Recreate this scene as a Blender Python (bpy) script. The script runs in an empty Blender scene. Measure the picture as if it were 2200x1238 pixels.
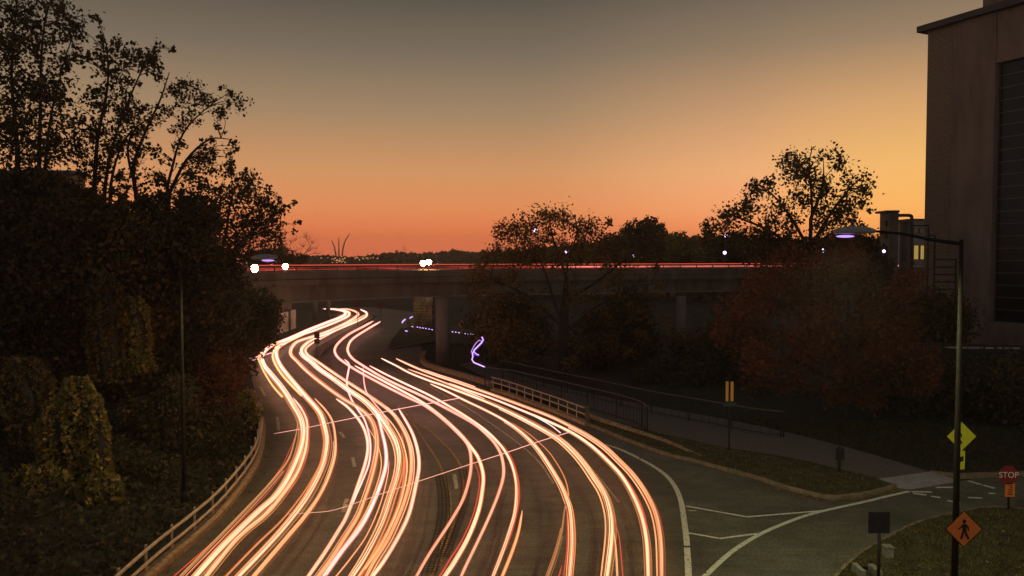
import bpy, bmesh, math, random
import numpy as np
from mathutils import Vector, Matrix
random.seed(7)
RNG = np.random.default_rng(7)
SC = bpy.context.scene
C = SC.collection
R = math.radians

# ------------------------------------------------------------------ camera
CAMZ, PITCH, FPX, CX, CY = 8.0, R(2.12), 1700.0, 1100.0, 619.0
cam = bpy.data.cameras.new('camera')
cam.sensor_width = 36.0
cam.lens = 36.0 * FPX / 2200.0
cam.clip_start, cam.clip_end = 0.5, 9000.0
cam_o = bpy.data.objects.new('camera', cam)
C.objects.link(cam_o)
cam_o.location = (0, 0, CAMZ)
cam_o.rotation_euler = (R(90) - PITCH, 0, 0)
SC.camera = cam_o


def lin(r, g, b):
    f = lambda c: (c / 255 / 12.92) if c / 255 <= 0.04045 else ((c / 255 + 0.055) / 1.055) ** 2.4
    return (f(r), f(g), f(b), 1.0)


# ------------------------------------------------------------------ sky after sunset
world = bpy.data.worlds.new('World')
SC.world = world
world.use_nodes = True
nt = world.node_tree
nt.nodes.clear()
N, L = nt.nodes.new, nt.links.new
out = N('ShaderNodeOutputWorld')
bg = N('ShaderNodeBackground')
tc = N('ShaderNodeTexCoord')
sep = N('ShaderNodeSeparateXYZ')
L(tc.outputs['Generated'], sep.inputs[0])


# sky above the haze: low rays lose much of their light in the haze box built at the end, so the sky beyond is brighter there
BOOST = ([0.0, 0.033, 0.062, 0.106, 0.177, 0.3, 1.0], [1.85, 1.42, 1.22, 1.09, 1.03, 1.0, 1.0])


def ramp(stops):
    n = N('ShaderNodeValToRGB')
    n.color_ramp.interpolation = 'EASE'
    n.color_ramp.interpolation = 'LINEAR'
    e = n.color_ramp.elements
    while len(e) > 1:
        e.remove(e[-1])
    def sky_col(p, c):
        f = float(np.interp(p, *BOOST))
        r_, g_, b_, _ = lin(*c)
        return (r_ * f, g_ * f ** 0.9, b_ * f ** 0.85, 1)
    e[0].position, e[0].color = stops[0][0], sky_col(*stops[0])
    for p, c in stops[1:]:
        k = e.new(p)
        k.color = sky_col(p, c)
    return n


# dusk gradient away from the glow, toward the glow and opposite it (keys are sine of elevation)
SKY_A = [(0.0, (196, 96, 66)), (0.033, (220, 118, 72)), (0.062, (222, 138, 86)), (0.106, (210, 149, 99)),
         (0.177, (163, 134, 102)), (0.246, (122, 108, 91)), (0.311, (88, 81, 71)), (0.5, (84, 80, 76)), (1.0, (80, 79, 79))]
SKY_B = [(0.0, (226, 118, 74)), (0.033, (238, 142, 88)), (0.062, (244, 164, 110)), (0.106, (240, 176, 122)),
         (0.177, (202, 154, 112)), (0.246, (146, 123, 98)), (0.311, (106, 96, 83)), (0.5, (86, 82, 77)), (1.0, (80, 79, 79))]
SKY_D = [(0.0, (234, 140, 76)), (0.033, (240, 160, 86)), (0.062, (244, 178, 98)), (0.106, (240, 184, 108)),
         (0.177, (212, 162, 110)), (0.246, (152, 127, 100)), (0.311, (108, 98, 85)), (0.5, (86, 81, 75)), (1.0, (80, 79, 79))]
SKY_C = [(0.0, (162, 146, 136)), (0.15, (146, 136, 130)), (0.4, (108, 104, 103)), (1.0, (80, 79, 79))]
ra, rb, rc, rd = ramp(SKY_A), ramp(SKY_B), ramp(SKY_C), ramp(SKY_D)
for n in (ra, rb, rc, rd):
    L(sep.outputs[2], n.inputs[0])
SUN_AZ, SUN_EL = R(30), R(1.5)
cmb = N('ShaderNodeCombineXYZ')
L(sep.outputs[0], cmb.inputs[0]); L(sep.outputs[1], cmb.inputs[1])
nrm = N('ShaderNodeVectorMath'); nrm.operation = 'NORMALIZE'
L(cmb.outputs[0], nrm.inputs[0])
dot = N('ShaderNodeVectorMath'); dot.operation = 'DOT_PRODUCT'
L(nrm.outputs[0], dot.inputs[0])
dot.inputs[1].default_value = (math.sin(SUN_AZ), math.cos(SUN_AZ), 0)


def mrange(src, a, b):
    n = N('ShaderNodeMapRange')
    n.interpolation_type = 'SMOOTHSTEP'
    L(src, n.inputs[0])
    n.inputs[1].default_value, n.inputs[2].default_value = a, b
    return n


fb = mrange(dot.outputs['Value'], 0.87, 1.0)
fc = mrange(dot.outputs['Value'], 0.35, -0.5)
m1 = N('ShaderNodeMix'); m1.data_type = 'RGBA'
L(fb.outputs[0], m1.inputs[0]); L(ra.outputs[0], m1.inputs[6]); L(rb.outputs[0], m1.inputs[7])
fd = mrange(dot.outputs['Value'], 0.968, 1.0)
m0 = N('ShaderNodeMix'); m0.data_type = 'RGBA'
L(fd.outputs[0], m0.inputs[0]); L(m1.outputs[2], m0.inputs[6]); L(rd.outputs[0], m0.inputs[7])
m2 = N('ShaderNodeMix'); m2.data_type = 'RGBA'
L(fc.outputs[0], m2.inputs[0]); L(m0.outputs[2], m2.inputs[6]); L(rc.outputs[0], m2.inputs[7])
sky = N('ShaderNodeTexSky')
sky.sky_type = 'NISHITA'
sky.sun_disc = False
sky.sun_elevation, sky.sun_rotation = SUN_EL, SUN_AZ
add = N('ShaderNodeMix'); add.data_type = 'RGBA'; add.blend_type = 'ADD'
add.inputs[0].default_value = 0.004
L(m2.outputs[2], add.inputs[6]); L(sky.outputs[0], add.inputs[7])
L(add.outputs[2], bg.inputs[0])
bg.inputs[1].default_value = 1.0
L(bg.outputs[0], out.inputs[0])

sun = bpy.data.lights.new('sun', 'SUN')
sun.energy, sun.angle, sun.color = 0.03, R(10), (1.0, 0.62, 0.32)
sun_o = bpy.data.objects.new('sun', sun)
C.objects.link(sun_o)
sd = Vector((math.sin(SUN_AZ) * math.cos(R(3)), math.cos(SUN_AZ) * math.cos(R(3)), math.sin(R(3))))
sun_o.rotation_euler = (-sd).to_track_quat('-Z', 'Y').to_euler()

SC.view_settings.view_transform = 'Standard'
SC.view_settings.look = 'None'
SC.view_settings.exposure = 0.0
SC.view_settings.gamma = 1.0
SC.view_settings.use_curve_mapping = False
SC.render.engine = 'CYCLES'
SC.cycles.max_bounces = 6
SC.cycles.sample_clamp_indirect = 3.0

# ------------------------------------------------------------------ picture point -> place
RIGHT = Vector((1, 0, 0)); FWD = Vector((0, math.cos(PITCH), -math.sin(PITCH))); UP = Vector((0, math.sin(PITCH), math.cos(PITCH)))
EYE = Vector((0, 0, CAMZ))


def ray(x, y):
    return FWD + RIGHT * ((x - CX) / FPX) + UP * ((CY - y) / FPX)


def at_z(x, y, z=0.0):
    d = ray(x, y)
    return EYE + d * ((z - CAMZ) / d.z)


def at_y(x, y, Y):
    d = ray(x, y)
    return EYE + d * (Y / d.y)


# ------------------------------------------------------------------ materials
def mat(name, col, rough=0.8, var=0.0, scale=3.0, bump=0.0, bscale=40.0, metal=0.0, spec=0.3, stretch=(1, 1, 1), detail=6):
    m = bpy.data.materials.new(name)
    m.use_nodes = True
    t = m.node_tree
    b = t.nodes['Principled BSDF']
    b.inputs['Roughness'].default_value = rough
    b.inputs['Metallic'].default_value = metal
    b.inputs['Specular IOR Level'].default_value = spec
    col = tuple(col) + ((1,) if len(col) == 3 else ())
    b.inputs['Base Color'].default_value = col
    if var or bump:
        tcn = t.nodes.new('ShaderNodeTexCoord')
        mp = t.nodes.new('ShaderNodeMapping')
        mp.inputs['Scale'].default_value = stretch
        t.links.new(tcn.outputs['Object'], mp.inputs[0])
    if var:
        n = t.nodes.new('ShaderNodeTexNoise')
        n.inputs['Scale'].default_value = scale
        n.inputs['Detail'].default_value = detail
        n.inputs['Roughness'].default_value = 0.65
        t.links.new(mp.outputs[0], n.inputs[0])
        r = t.nodes.new('ShaderNodeValToRGB')
        r.color_ramp.elements[0].position, r.color_ramp.elements[1].position = 0.3, 0.7
        r.color_ramp.elements[0].color = tuple(max(0, c * (1 - var)) for c in col[:3]) + (1,)
        r.color_ramp.elements[1].color = tuple(min(1, c * (1 + var)) for c in col[:3]) + (1,)
        t.links.new(n.outputs[0], r.inputs[0])
        t.links.new(r.outputs[0], b.inputs['Base Color'])
    if bump:
        n2 = t.nodes.new('ShaderNodeTexNoise')
        n2.inputs['Scale'].default_value = bscale
        n2.inputs['Detail'].default_value = 4
        t.links.new(mp.outputs[0], n2.inputs[0])
        bp = t.nodes.new('ShaderNodeBump')
        bp.inputs['Strength'].default_value = bump
        bp.inputs['Distance'].default_value = 0.02
        t.links.new(n2.outputs[0], bp.inputs['Height'])
        t.links.new(bp.outputs[0], b.inputs['Normal'])
    return m


def emit(name, rgb, strength):
    m = bpy.data.materials.new(name)
    m.use_nodes = True
    t = m.node_tree
    t.nodes.clear()
    o = t.nodes.new('ShaderNodeOutputMaterial')
    e = t.nodes.new('ShaderNodeEmission')
    e.inputs[0].default_value = lin(*rgb) if max(rgb) > 3 else tuple(rgb) + (1,)
    e.inputs[1].default_value = strength
    t.links.new(e.outputs[0], o.inputs[0])
    return m


def leafmat(name, cols, trans=0.3):
    m = bpy.data.materials.new(name)
    m.use_nodes = True
    t = m.node_tree
    b = t.nodes['Principled BSDF']
    b.inputs['Roughness'].default_value = 0.6
    b.inputs['Specular IOR Level'].default_value = 0.25
    g = t.nodes.new('ShaderNodeNewGeometry')
    r = t.nodes.new('ShaderNodeValToRGB')
    e = r.color_ramp.elements
    while len(e) > 1:
        e.remove(e[-1])
    e[0].position, e[0].color = 0.0, tuple(cols[0]) + (1,)
    for i, c in enumerate(cols[1:]):
        k = e.new((i + 1) / (len(cols) - 1))
        k.color = tuple(c) + (1,)
    t.links.new(g.outputs['Random Per Island'], r.inputs[0])
    t.links.new(r.outputs[0], b.inputs['Base Color'])
    tr = t.nodes.new('ShaderNodeBsdfTranslucent')
    t.links.new(r.outputs[0], tr.inputs[0])
    mx = t.nodes.new('ShaderNodeMixShader')
    mx.inputs[0].default_value = trans
    t.links.new(b.outputs[0], mx.inputs[1])
    t.links.new(tr.outputs[0], mx.inputs[2])
    t.links.new(mx.outputs[0], t.nodes['Material Output'].inputs[0])
    return m


def asphalt(name, base):
    m = mat(name, (base, base * 0.97, base * 0.9), 0.62, 0.0)
    t = m.node_tree
    b = t.nodes['Principled BSDF']
    b.inputs['Specular IOR Level'].default_value = 0.35
    tcn = t.nodes.new('ShaderNodeTexCoord')

    def noise(sc, st, det=5):
        mp = t.nodes.new('ShaderNodeMapping'); mp.inputs['Scale'].default_value = st
        t.links.new(tcn.outputs['Object'], mp.inputs[0])
        n = t.nodes.new('ShaderNodeTexNoise'); n.inputs['Scale'].default_value = sc; n.inputs['Detail'].default_value = det
        t.links.new(mp.outputs[0], n.inputs[0])
        return n.outputs[0]

    def curve(src, lo, hi, a, c):
        n = t.nodes.new('ShaderNodeMapRange')
        t.links.new(src, n.inputs[0])
        for i, v in enumerate((lo, hi, a, c)):
            n.inputs[i + 1].default_value = v
        return n.outputs[0]

    def mul(a, c):
        n = t.nodes.new('ShaderNodeMath'); n.operation = 'MULTIPLY'
        t.links.new(a, n.inputs[0]); t.links.new(c, n.inputs[1])
        return n.outputs[0]
    big = mul(curve(noise(0.35, (1, 1, 1)), 0.3, 0.7, 0.70, 1.30), curve(noise(1.7, (1, 1, 1), 7), 0.35, 0.65, 0.82, 1.15))
    streak = curve(noise(1.0, (0.5, 5.0, 1), 8), 0.3, 0.7, 0.84, 1.16)
    grain = mul(curve(noise(42.0, (1, 1, 1), 3), 0.3, 0.7, 0.35, 1.75), curve(noise(15.0, (1, 1, 1), 4), 0.3, 0.7, 0.55, 1.5))
    f = mul(mul(big, streak), grain)
    _ = '''
    vo = t.nodes.new('ShaderNodeTexVoronoi'); vo.feature = 'DISTANCE_TO_EDGE'; vo.inputs['Scale'].default_value = 0.16
    mpw = t.nodes.new('ShaderNodeMixRGB'); mpw.inputs[0].default_value = 0.35
    nz = t.nodes.new('ShaderNodeTexNoise'); nz.inputs['Scale'].default_value = 0.9; nz.inputs['Detail'].default_value = 6
    t.links.new(tcn.outputs['Object'], nz.inputs[0])
    t.links.new(tcn.outputs['Object'], mpw.inputs[1]); t.links.new(nz.outputs['Color'], mpw.inputs[2])
    t.links.new(mpw.outputs[0], vo.inputs[0])
    crack = curve(vo.outputs[0], 0.0, 0.0035, 0.35, 1.0)
'''
    mx = t.nodes.new('ShaderNodeVectorMath'); mx.operation = 'SCALE'
    mx.inputs[0].default_value = (base, base * 0.90, base * 0.62)
    t.links.new(f, mx.inputs['Scale'])
    t.links.new(mx.outputs[0], b.inputs['Base Color'])
    bp = t.nodes.new('ShaderNodeBump'); bp.inputs['Strength'].default_value = 0.5; bp.inputs['Distance'].default_value = 0.015
    t.links.new(noise(70.0, (1, 1, 1), 3), bp.inputs['Height'])
    t.links.new(bp.outputs[0], b.inputs['Normal'])
    return m


def paint(name, col, wear=0.5):
    m = mat(name, col, 0.7)
    t = m.node_tree
    b = t.nodes['Principled BSDF']
    tcn = t.nodes.new('ShaderNodeTexCoord')
    n = t.nodes.new('ShaderNodeTexNoise'); n.inputs['Scale'].default_value = 11.0; n.inputs['Detail'].default_value = 10; n.inputs['Roughness'].default_value = 0.8
    t.links.new(tcn.outputs['Object'], n.inputs[0])
    r = t.nodes.new('ShaderNodeValToRGB')
    r.color_ramp.elements[0].position = wear - 0.06
    r.color_ramp.elements[1].position = wear + 0.03
    r.color_ramp.elements[0].color = (0.05, 0.048, 0.044, 1)
    r.color_ramp.elements[1].color = tuple(col) + (1,)
    t.links.new(n.outputs[0], r.inputs[0])
    t.links.new(r.outputs[0], b.inputs['Base Color'])
    return m


M = {
    'asphalt': asphalt('asphalt', 0.098),
    'path': mat('path_concrete', (0.115, 0.098, 0.082), 0.9, 0.45, 9, 0.4, 60),
    'ramp': mat('ramp_concrete', (0.30, 0.27, 0.27), 0.9, 0.2, 3, 0.2, 60),
    'concrete': mat('concrete', (0.26, 0.22, 0.17), 0.85, 0.35, 1.5, 0.3, 30, stretch=(1, 1, 0.4)),
    'bridge': mat('bridge_concrete', (0.17, 0.135, 0.10), 0.85, 0.4, 0.6, 0.2, 20, stretch=(1.5, 1.5, 0.25)),
    'kerb': mat('kerb_concrete', (0.20, 0.155, 0.095), 0.85, 0.5, 5, 0.5, 40),
    'coping': mat('coping_stone', (0.36, 0.24, 0.13), 0.85, 0.55, 6, 0.5, 30),
    'headlit': mat('headlit_panel', (0.72, 0.56, 0.40), 0.8, 0.5, 2.5, 0.3, 20, stretch=(1, 1, 0.3)),  # pale tone carries the headlight wash on the abutment
    'stone': mat('rubble_stone', (0.20, 0.16, 0.11), 0.9, 0.6, 2, 0.5, 8),
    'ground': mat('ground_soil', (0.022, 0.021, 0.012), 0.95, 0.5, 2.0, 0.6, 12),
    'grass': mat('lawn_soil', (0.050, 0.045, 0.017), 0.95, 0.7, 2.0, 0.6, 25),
    'steel': mat('painted_steel', (0.62, 0.43, 0.27), 0.42, 0.3, 8, spec=0.5),
    'rail': mat('rail_steel', (0.10, 0.085, 0.06), 0.45, 0.3, 8, metal=0.3, spec=0.5),
    'dark': mat('dark_steel', (0.018, 0.017, 0.015), 0.6, 0.3, 6),
    'pole': mat('pole_paint', (0.016, 0.014, 0.010), 0.75, 0.3, 5, spec=0.15),
    'lamp': mat('lamp_housing', (0.22, 0.22, 0.20), 0.5, 0.2, 6),
    'white': paint('white_paint', (0.66, 0.64, 0.52), 0.445),
    'faded': paint('faded_paint', (0.50, 0.46, 0.32), 0.49),
    'yellow': paint('yellow_paint', (0.44, 0.30, 0.08), 0.495),
    'tar': mat('tar_strip', (0.035, 0.028, 0.018), 0.7, 0.4, 8),
    'bark': mat('bark', (0.035, 0.028, 0.020), 0.9, 0.4, 9, 0.6, 30),
    'sign_yellow': mat('sign_fluorescent_yellow', (0.86, 0.90, 0.04), 0.5, 0.08, 6),
    'sign_orange': mat('sign_orange', (0.78, 0.22, 0.035), 0.5, 0.1, 6),
    'sign_red': mat('sign_red', (0.22, 0.02, 0.02), 0.5, 0.15, 6),
    'sign_dim': mat('sign_dull_red', (0.09, 0.02, 0.012), 0.7, 0.3, 6),
    'sign_white': mat('sign_white', (0.8, 0.7, 0.66), 0.5),
    'sign_black': mat('sign_black', (0.012, 0.012, 0.012), 0.6),
    'sign_back': mat('sign_back', (0.03, 0.03, 0.03), 0.5, 0.3, 6),
    'sign_green': mat('sign_green', (0.02, 0.07, 0.055), 0.5),
    'reflector': mat('reflector_orange', (0.85, 0.42, 0.08), 0.4, 0.15, 9),
    'block': mat('utility_concrete', (0.22, 0.23, 0.17), 0.85, 0.3, 5, 0.3, 40),
    'smooth_wall': mat('rendered_wall', (0.17, 0.125, 0.10), 0.9, 0.35, 0.5, 0.2, 20, stretch=(1.5, 1.5, 0.35)),
    'roof': mat('roof_metal', (0.05, 0.045, 0.045), 0.6, 0.2, 3),
    'glass': mat('dark_glass', (0.010, 0.012, 0.014), 0.25, 0.0, spec=0.25),
    'mullion': mat('mullion_metal', (0.16, 0.155, 0.145), 0.4, metal=0.3),
    'tank': mat('tank_steel', (0.13, 0.11, 0.09), 0.7, 0.3, 1.0),
    'pale_wall': mat('pale_wall', (0.30, 0.28, 0.25), 0.8, 0.2, 1.0),
    'far': mat('far_land', (0.03, 0.025, 0.02), 0.95, 0.3, 0.02),
    'monument': mat('monument_steel', (0.10, 0.09, 0.085), 0.5),
    'leaf_dark': leafmat('leaf_dark', [(0.035, 0.036, 0.015), (0.07, 0.058, 0.022), (0.11, 0.07, 0.025)]),
    'leaf_ivy': leafmat('leaf_ivy', [(0.08, 0.09, 0.02), (0.16, 0.17, 0.035), (0.28, 0.20, 0.05), (0.36, 0.22, 0.06)]),
    'leaf_mix': leafmat('leaf_mix', [(0.04, 0.042, 0.015), (0.09, 0.07, 0.025), (0.18, 0.10, 0.03), (0.08, 0.07, 0.02)]),
    'leaf_rust': leafmat('leaf_rust', [(0.08, 0.03, 0.016), (0.22, 0.07, 0.028), (0.14, 0.075, 0.03)]),
    'leaf_red': leafmat('leaf_red', [(0.09, 0.04, 0.02), (0.24, 0.075, 0.035), (0.15, 0.065, 0.028), (0.20, 0.05, 0.03)]),
    'leaf_gold': leafmat('leaf_gold', [(0.05, 0.04, 0.012), (0.16, 0.10, 0.025), (0.24, 0.13, 0.03), (0.07, 0.055, 0.015)]),
    'blade': leafmat('blade', [(0.05, 0.05, 0.012), (0.13, 0.11, 0.028), (0.26, 0.18, 0.05)], 0.2),
    'litter': leafmat('litter', [(0.10, 0.05, 0.02), (0.22, 0.11, 0.035), (0.32, 0.22, 0.10)], 0.1),
}


# ------------------------------------------------------------------ mesh helpers
def link(name, me, m, parent=None, smooth=False):
    o = bpy.data.objects.new(name, me)
    C.objects.link(o)
    if m is not None and not me.materials:
        me.materials.append(m)
    if smooth:
        me.polygons.foreach_set('use_smooth', [True] * len(me.polygons))
    if parent is not None:
        o.parent = parent
    return o


def tag(o, label, cat, group=None):
    o['label'] = label
    o['category'] = cat
    o['kind'] = 'thing'
    if group:
        o['group'] = group
    return o


def empty(name, loc, label, cat, group=None, rot=None):
    o = bpy.data.objects.new(name, None)
    C.objects.link(o)
    o.empty_display_size = 0.2
    if rot is not None:
        o.matrix_world = Matrix.Translation(Vector(loc)) @ rot.to_4x4()
    else:
        o.location = loc
    return tag(o, label, cat, group)


class MB:
    """collects shapes; parts are given in world space and moved into the parent's space on build"""

    def __init__(self):
        self.v, self.f = [], []

    def raw(self, vs, fs):
        b = len(self.v)
        self.v += [tuple(p) for p in vs]
        self.f += [tuple(i + b for i in f) for f in fs]
        return self

    def box(self, c, s, mtx=None):
        c = Vector(c); hx, hy, hz = s[0] / 2, s[1] / 2, s[2] / 2
        k = [Vector((x, y, z)) for x in (-hx, hx) for y in (-hy, hy) for z in (-hz, hz)]
        if mtx is not None:
            k = [mtx @ p for p in k]
        self.raw([c + p for p in k], [(0, 1, 3, 2), (4, 6, 7, 5), (0, 4, 5, 1), (2, 3, 7, 6), (0, 2, 6, 4), (1, 5, 7, 3)])
        return self

    def tube(self, pts, rad, n=6, cap=True):
        pts = [Vector(p) for p in pts]
        if not hasattr(rad, '__len__'):
            rad = [rad] * len(pts)
        rings, b = [], len(self.v)
        prev = None
        for i, p in enumerate(pts):
            t = (pts[min(i + 1, len(pts) - 1)] - pts[max(i - 1, 0)])
            if t.length < 1e-9:
                t = Vector((0, 0, 1))
            t.normalize()
            if prev is None:
                a = Vector((0, 0, 1)) if abs(t.z) < 0.9 else Vector((1, 0, 0))
                u = t.cross(a).normalized()
            else:
                u = (prev - t * prev.dot(t))
                u = u.normalized() if u.length > 1e-6 else t.orthogonal().normalized()
            prev = u
            w = t.cross(u)
            for k in range(n):
                an = 2 * math.pi * k / n
                self.v.append(tuple(p + (u * math.cos(an) + w * math.sin(an)) * rad[i]))
        for i in range(len(pts) - 1):
            for k in range(n):
                a0, a1 = b + i * n + k, b + i * n + (k + 1) % n
                self.f.append((a0, a1, a1 + n, a0 + n))
        if cap:
            self.f.append(tuple(b + k for k in range(n))[::-1])
            e = b + (len(pts) - 1) * n
            self.f.append(tuple(e + k for k in range(n)))
        return self

    def sweep(self, pts, prof):
        """sweep a closed profile (side offset, height) along a ground path"""
        pts = [Vector(p) for p in pts]
        n, b = len(prof), len(self.v)
        for i, p in enumerate(pts):
            t = pts[min(i + 1, len(pts) - 1)] - pts[max(i - 1, 0)]
            t.z = 0
            t.normalize()
            s = Vector((t.y, -t.x, 0))
            for (a, h) in prof:
                self.v.append(tuple(p + s * a + Vector((0, 0, h))))
        for i in range(len(pts) - 1):
            for k in range(n):
                a0, a1 = b + i * n + k, b + i * n + (k + 1) % n
                self.f.append((a0, a1, a1 + n, a0 + n))
        self.f.append(tuple(b + k for k in range(n))[::-1])
        e = b + (len(pts) - 1) * n
        self.f.append(tuple(e + k for k in range(n)))
        return self

    def sphere(self, c, r, sx=1, sy=1, sz=1, nu=10, nv=6):
        b = len(self.v)
        c = Vector(c)
        for j in range(nv + 1):
            th = math.pi * j / nv
            for i in range(nu):
                ph = 2 * math.pi * i / nu
                self.v.append(tuple(c + Vector((r * sx * math.sin(th) * math.cos(ph), r * sy * math.sin(th) * math.sin(ph), r * sz * math.cos(th)))))
        for j in range(nv):
            for i in range(nu):
                a, d = b + j * nu + i, b + j * nu + (i + 1) % nu
                self.f.append((a, a + nu, d + nu, d))
        return self

    def build(self, name, m, parent=None, smooth=False):
        me = bpy.data.meshes.new(name)
        vs = self.v
        if parent is not None:
            bpy.context.view_layer.update()
            inv = parent.matrix_world.inverted()
            vs = [tuple(inv @ Vector(p)) for p in vs]
        me.from_pydata(vs, [], self.f)
        bm = bmesh.new(); bm.from_mesh(me)
        bmesh.ops.recalc_face_normals(bm, faces=bm.faces)
        bm.to_mesh(me); bm.free()
        return link(name, me, m, parent, smooth)


def catmull(pts, per=6):
    pts = [np.array(p, float) for p in pts]
    if len(pts) < 3:
        return [tuple(pts[0] + (pts[-1] - pts[0]) * k / (per * 2)) for k in range(per * 2 + 1)]
    P = [2 * pts[0] - pts[1]] + pts + [2 * pts[-1] - pts[-2]]
    o = []
    for i in range(1, len(P) - 2):
        p0, p1, p2, p3 = P[i - 1], P[i], P[i + 1], P[i + 2]
        for k in range(per):
            t = k / per
            o.append(tuple(0.5 * ((2 * p1) + (-p0 + p2) * t + (2 * p0 - 5 * p1 + 4 * p2 - p3) * t * t + (-p0 + 3 * p1 - 3 * p2 + p3) * t ** 3)))
    o.append(tuple(pts[-1]))
    return o


def gpath(px, z=0.0, per=5):
    return [at_z(x, y, z) for x, y in catmull(px, per)]


def resample(pts, step):
    pts = [Vector(p) for p in pts]
    o, acc = [pts[0].copy()], 0.0
    for a, b in zip(pts, pts[1:]):
        d = (b - a).length
        while d > 1e-9 and acc + d >= step:
            k = (step - acc) / d
            a = a + (b - a) * k
            o.append(a.copy())
            d = (b - a).length
            acc = 0.0
        acc += d
    return o


def sheet(name, pts, z, m, label=None):
    bm = bmesh.new()
    vs = [bm.verts.new((p[0], p[1], z)) for p in pts]
    f = bm.faces.new(vs)
    if f.normal.z < 0:
        f.normal_flip()
    bmesh.ops.triangulate(bm, faces=[f])
    me = bpy.data.meshes.new(name)
    bm.to_mesh(me); bm.free()
    o = link(name, me, m)
    o['kind'] = 'structure'
    return o


def ribbon(mb, pts, w, z):
    pts = [Vector((p[0], p[1], z)) for p in pts]
    b = len(mb.v)
    for i, p in enumerate(pts):
        t = pts[min(i + 1, len(pts) - 1)] - pts[max(i - 1, 0)]
        t.normalize()
        s = Vector((t.y, -t.x, 0)) * (w / 2)
        mb.v += [tuple(p + s), tuple(p - s)]
    for i in range(len(pts) - 1):
        k = b + 2 * i
        mb.f.append((k, k + 1, k + 3, k + 2))
    return mb


def structure(o):
    o['kind'] = 'structure'
    return o


def stuff(o):
    o['kind'] = 'stuff'
    return o


# ------------------------------------------------------------------ ground, road, paths
G = 1150
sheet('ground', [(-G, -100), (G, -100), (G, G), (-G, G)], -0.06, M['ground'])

GUARD_BASE = [(235, 1340), (340, 1236), (420, 1166), (480, 1108), (530, 1044), (556, 1000), (567, 960), (570, 925), (566, 900), (556, 868), (548, 845)]
KERB_RIGHT = [(1262, 914), (1350, 950), (1439, 982), (1480, 991), (1560, 1013), (1620, 1029), (1680, 1049), (1740, 1065), (1772, 1072), (1805, 1073), (1860, 1066), (1895, 1058), (1926, 1048)]
WALL_RIGHT = [(908, 762), (903, 772), (905, 781), (918, 790), (960, 803), (1000, 814), (1054, 832)]
RAIL_RIGHT = [(1054, 840), (1090, 851), (1150, 873), (1200, 892), (1256, 915)]
NEAR_KERB = [(1730, 1330), (1770, 1270), (1800, 1236), (1826, 1210), (1860, 1186), (1900, 1162), (1960, 1132), (2010, 1116), (2060, 1106), (2100, 1098), (2130, 1095), (2170, 1096), (2200, 1101), (2300, 1130)]
road_px = ([(190, 1420)] + catmull(GUARD_BASE, 3) +
           [(540, 812), (533, 788), (526, 770), (560, 752), (600, 736), (645, 718), (690, 697), (720, 683), (730, 674), (712, 668), (690, 665), (692, 661),
            (795, 660.5), (835, 664), (900, 672), (915, 690), (905, 700), (862, 706), (840, 735), (834, 752), (864, 748), (905, 744)] +
           catmull(WALL_RIGHT, 3) + RAIL_RIGHT[1:-1] + catmull(KERB_RIGHT, 3) +
           [(1960, 1050), (2060, 1034), (2120, 1026), (2500, 1016), (2500, 1140)] + catmull(NEAR_KERB, 3)[::-1] + [(1690, 1420)])
sheet('road', [at_z(x, y) for x, y in road_px], 0.0, M['asphalt'])

# raised lawn on the near bank, planted island and the footpath
def raised(name, pts, z0, z1, m):
    bm = bmesh.new()
    vs = [bm.verts.new((p[0], p[1], z0)) for p in pts]
    f = bm.faces.new(vs)
    r = bmesh.ops.extrude_face_region(bm, geom=[f])
    for e in r['geom']:
        if isinstance(e, bmesh.types.BMVert):
            e.co.z = z1
    bmesh.ops.recalc_face_normals(bm, faces=bm.faces)
    bmesh.ops.triangulate(bm, faces=bm.faces)
    me = bpy.data.meshes.new(name)
    bm.to_mesh(me); bm.free()
    return structure(link(name, me, m))


near_k = gpath(NEAR_KERB, 0, 3)
LAWN = [Vector((p.x, p.y, 0)) for p in near_k] + [Vector((24, 12, 0)), Vector((24, 6, 0)), Vector((5.6, 6, 0))]
raised('near_lawn', [p for p in LAWN], -0.05, 0.10, M['grass'])
PATH_NEAR = [(985, 786), (1056, 822), (1110, 846), (1180, 868), (1392, 930), (1480, 950), (1560, 968), (1700, 990), (1800, 1014), (1888, 1035)]
PATH_FAR = [(1996, 1020), (1900, 990), (1800, 962), (1680, 932), (1560, 906), (1400, 877), (1230, 842), (1120, 812), (1030, 778)]
ISLAND = gpath(KERB_RIGHT, 0, 3) + [at_z(x, y) for x, y in PATH_NEAR[:2:-1]]
raised('verge', ISLAND, -0.05, 0.10, M['grass'])
sheet('footpath', [at_z(x, y) for x, y in catmull(PATH_NEAR, 3)] + [at_z(x, y) for x, y in catmull(PATH_FAR, 3)], 0.115, M['path'])
rp = [at_z(x, y) for x, y in [(1888, 1035.5), (1996, 1020.5), (2064, 1034), (2010, 1043), (1960, 1052), (1928, 1049)]]
structure(MB().raw([(p.x, p.y, z) for p, z in zip(rp, (0.119, 0.119, 0.012, 0.010, 0.010, 0.10))] + [(p.x, p.y, -0.05) for p in rp],
                   [(0, 1, 2, 3), (0, 3, 4, 5), (6, 7, 8, 9, 10, 11)] + [(k, (k + 1) % 6, 6 + (k + 1) % 6, 6 + k) for k in range(6)]).build('kerb_ramp', M['ramp']))
FARV = [at_z(x, y) for x, y in [(1998, 1020), (2050, 1026), (2120, 1024), (2500, 1014), (2500, 940), (1700, 900), (1560, 900), (1680, 930), (1800, 960), (1900, 988)]]
sheet('far_verge', FARV, 0.05, M['ground'])  # darker soil colour stands in for shade under the trees
sheet('roadside_lawn', [at_z(x, y) for x, y in [(500, 775), (524, 768), (560, 750.5), (600, 734), (645, 716), (690, 695.5), (718, 682.5), (728, 674), (708, 667.5), (560, 667), (480, 700)]], -0.02, M['grass'])
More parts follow.
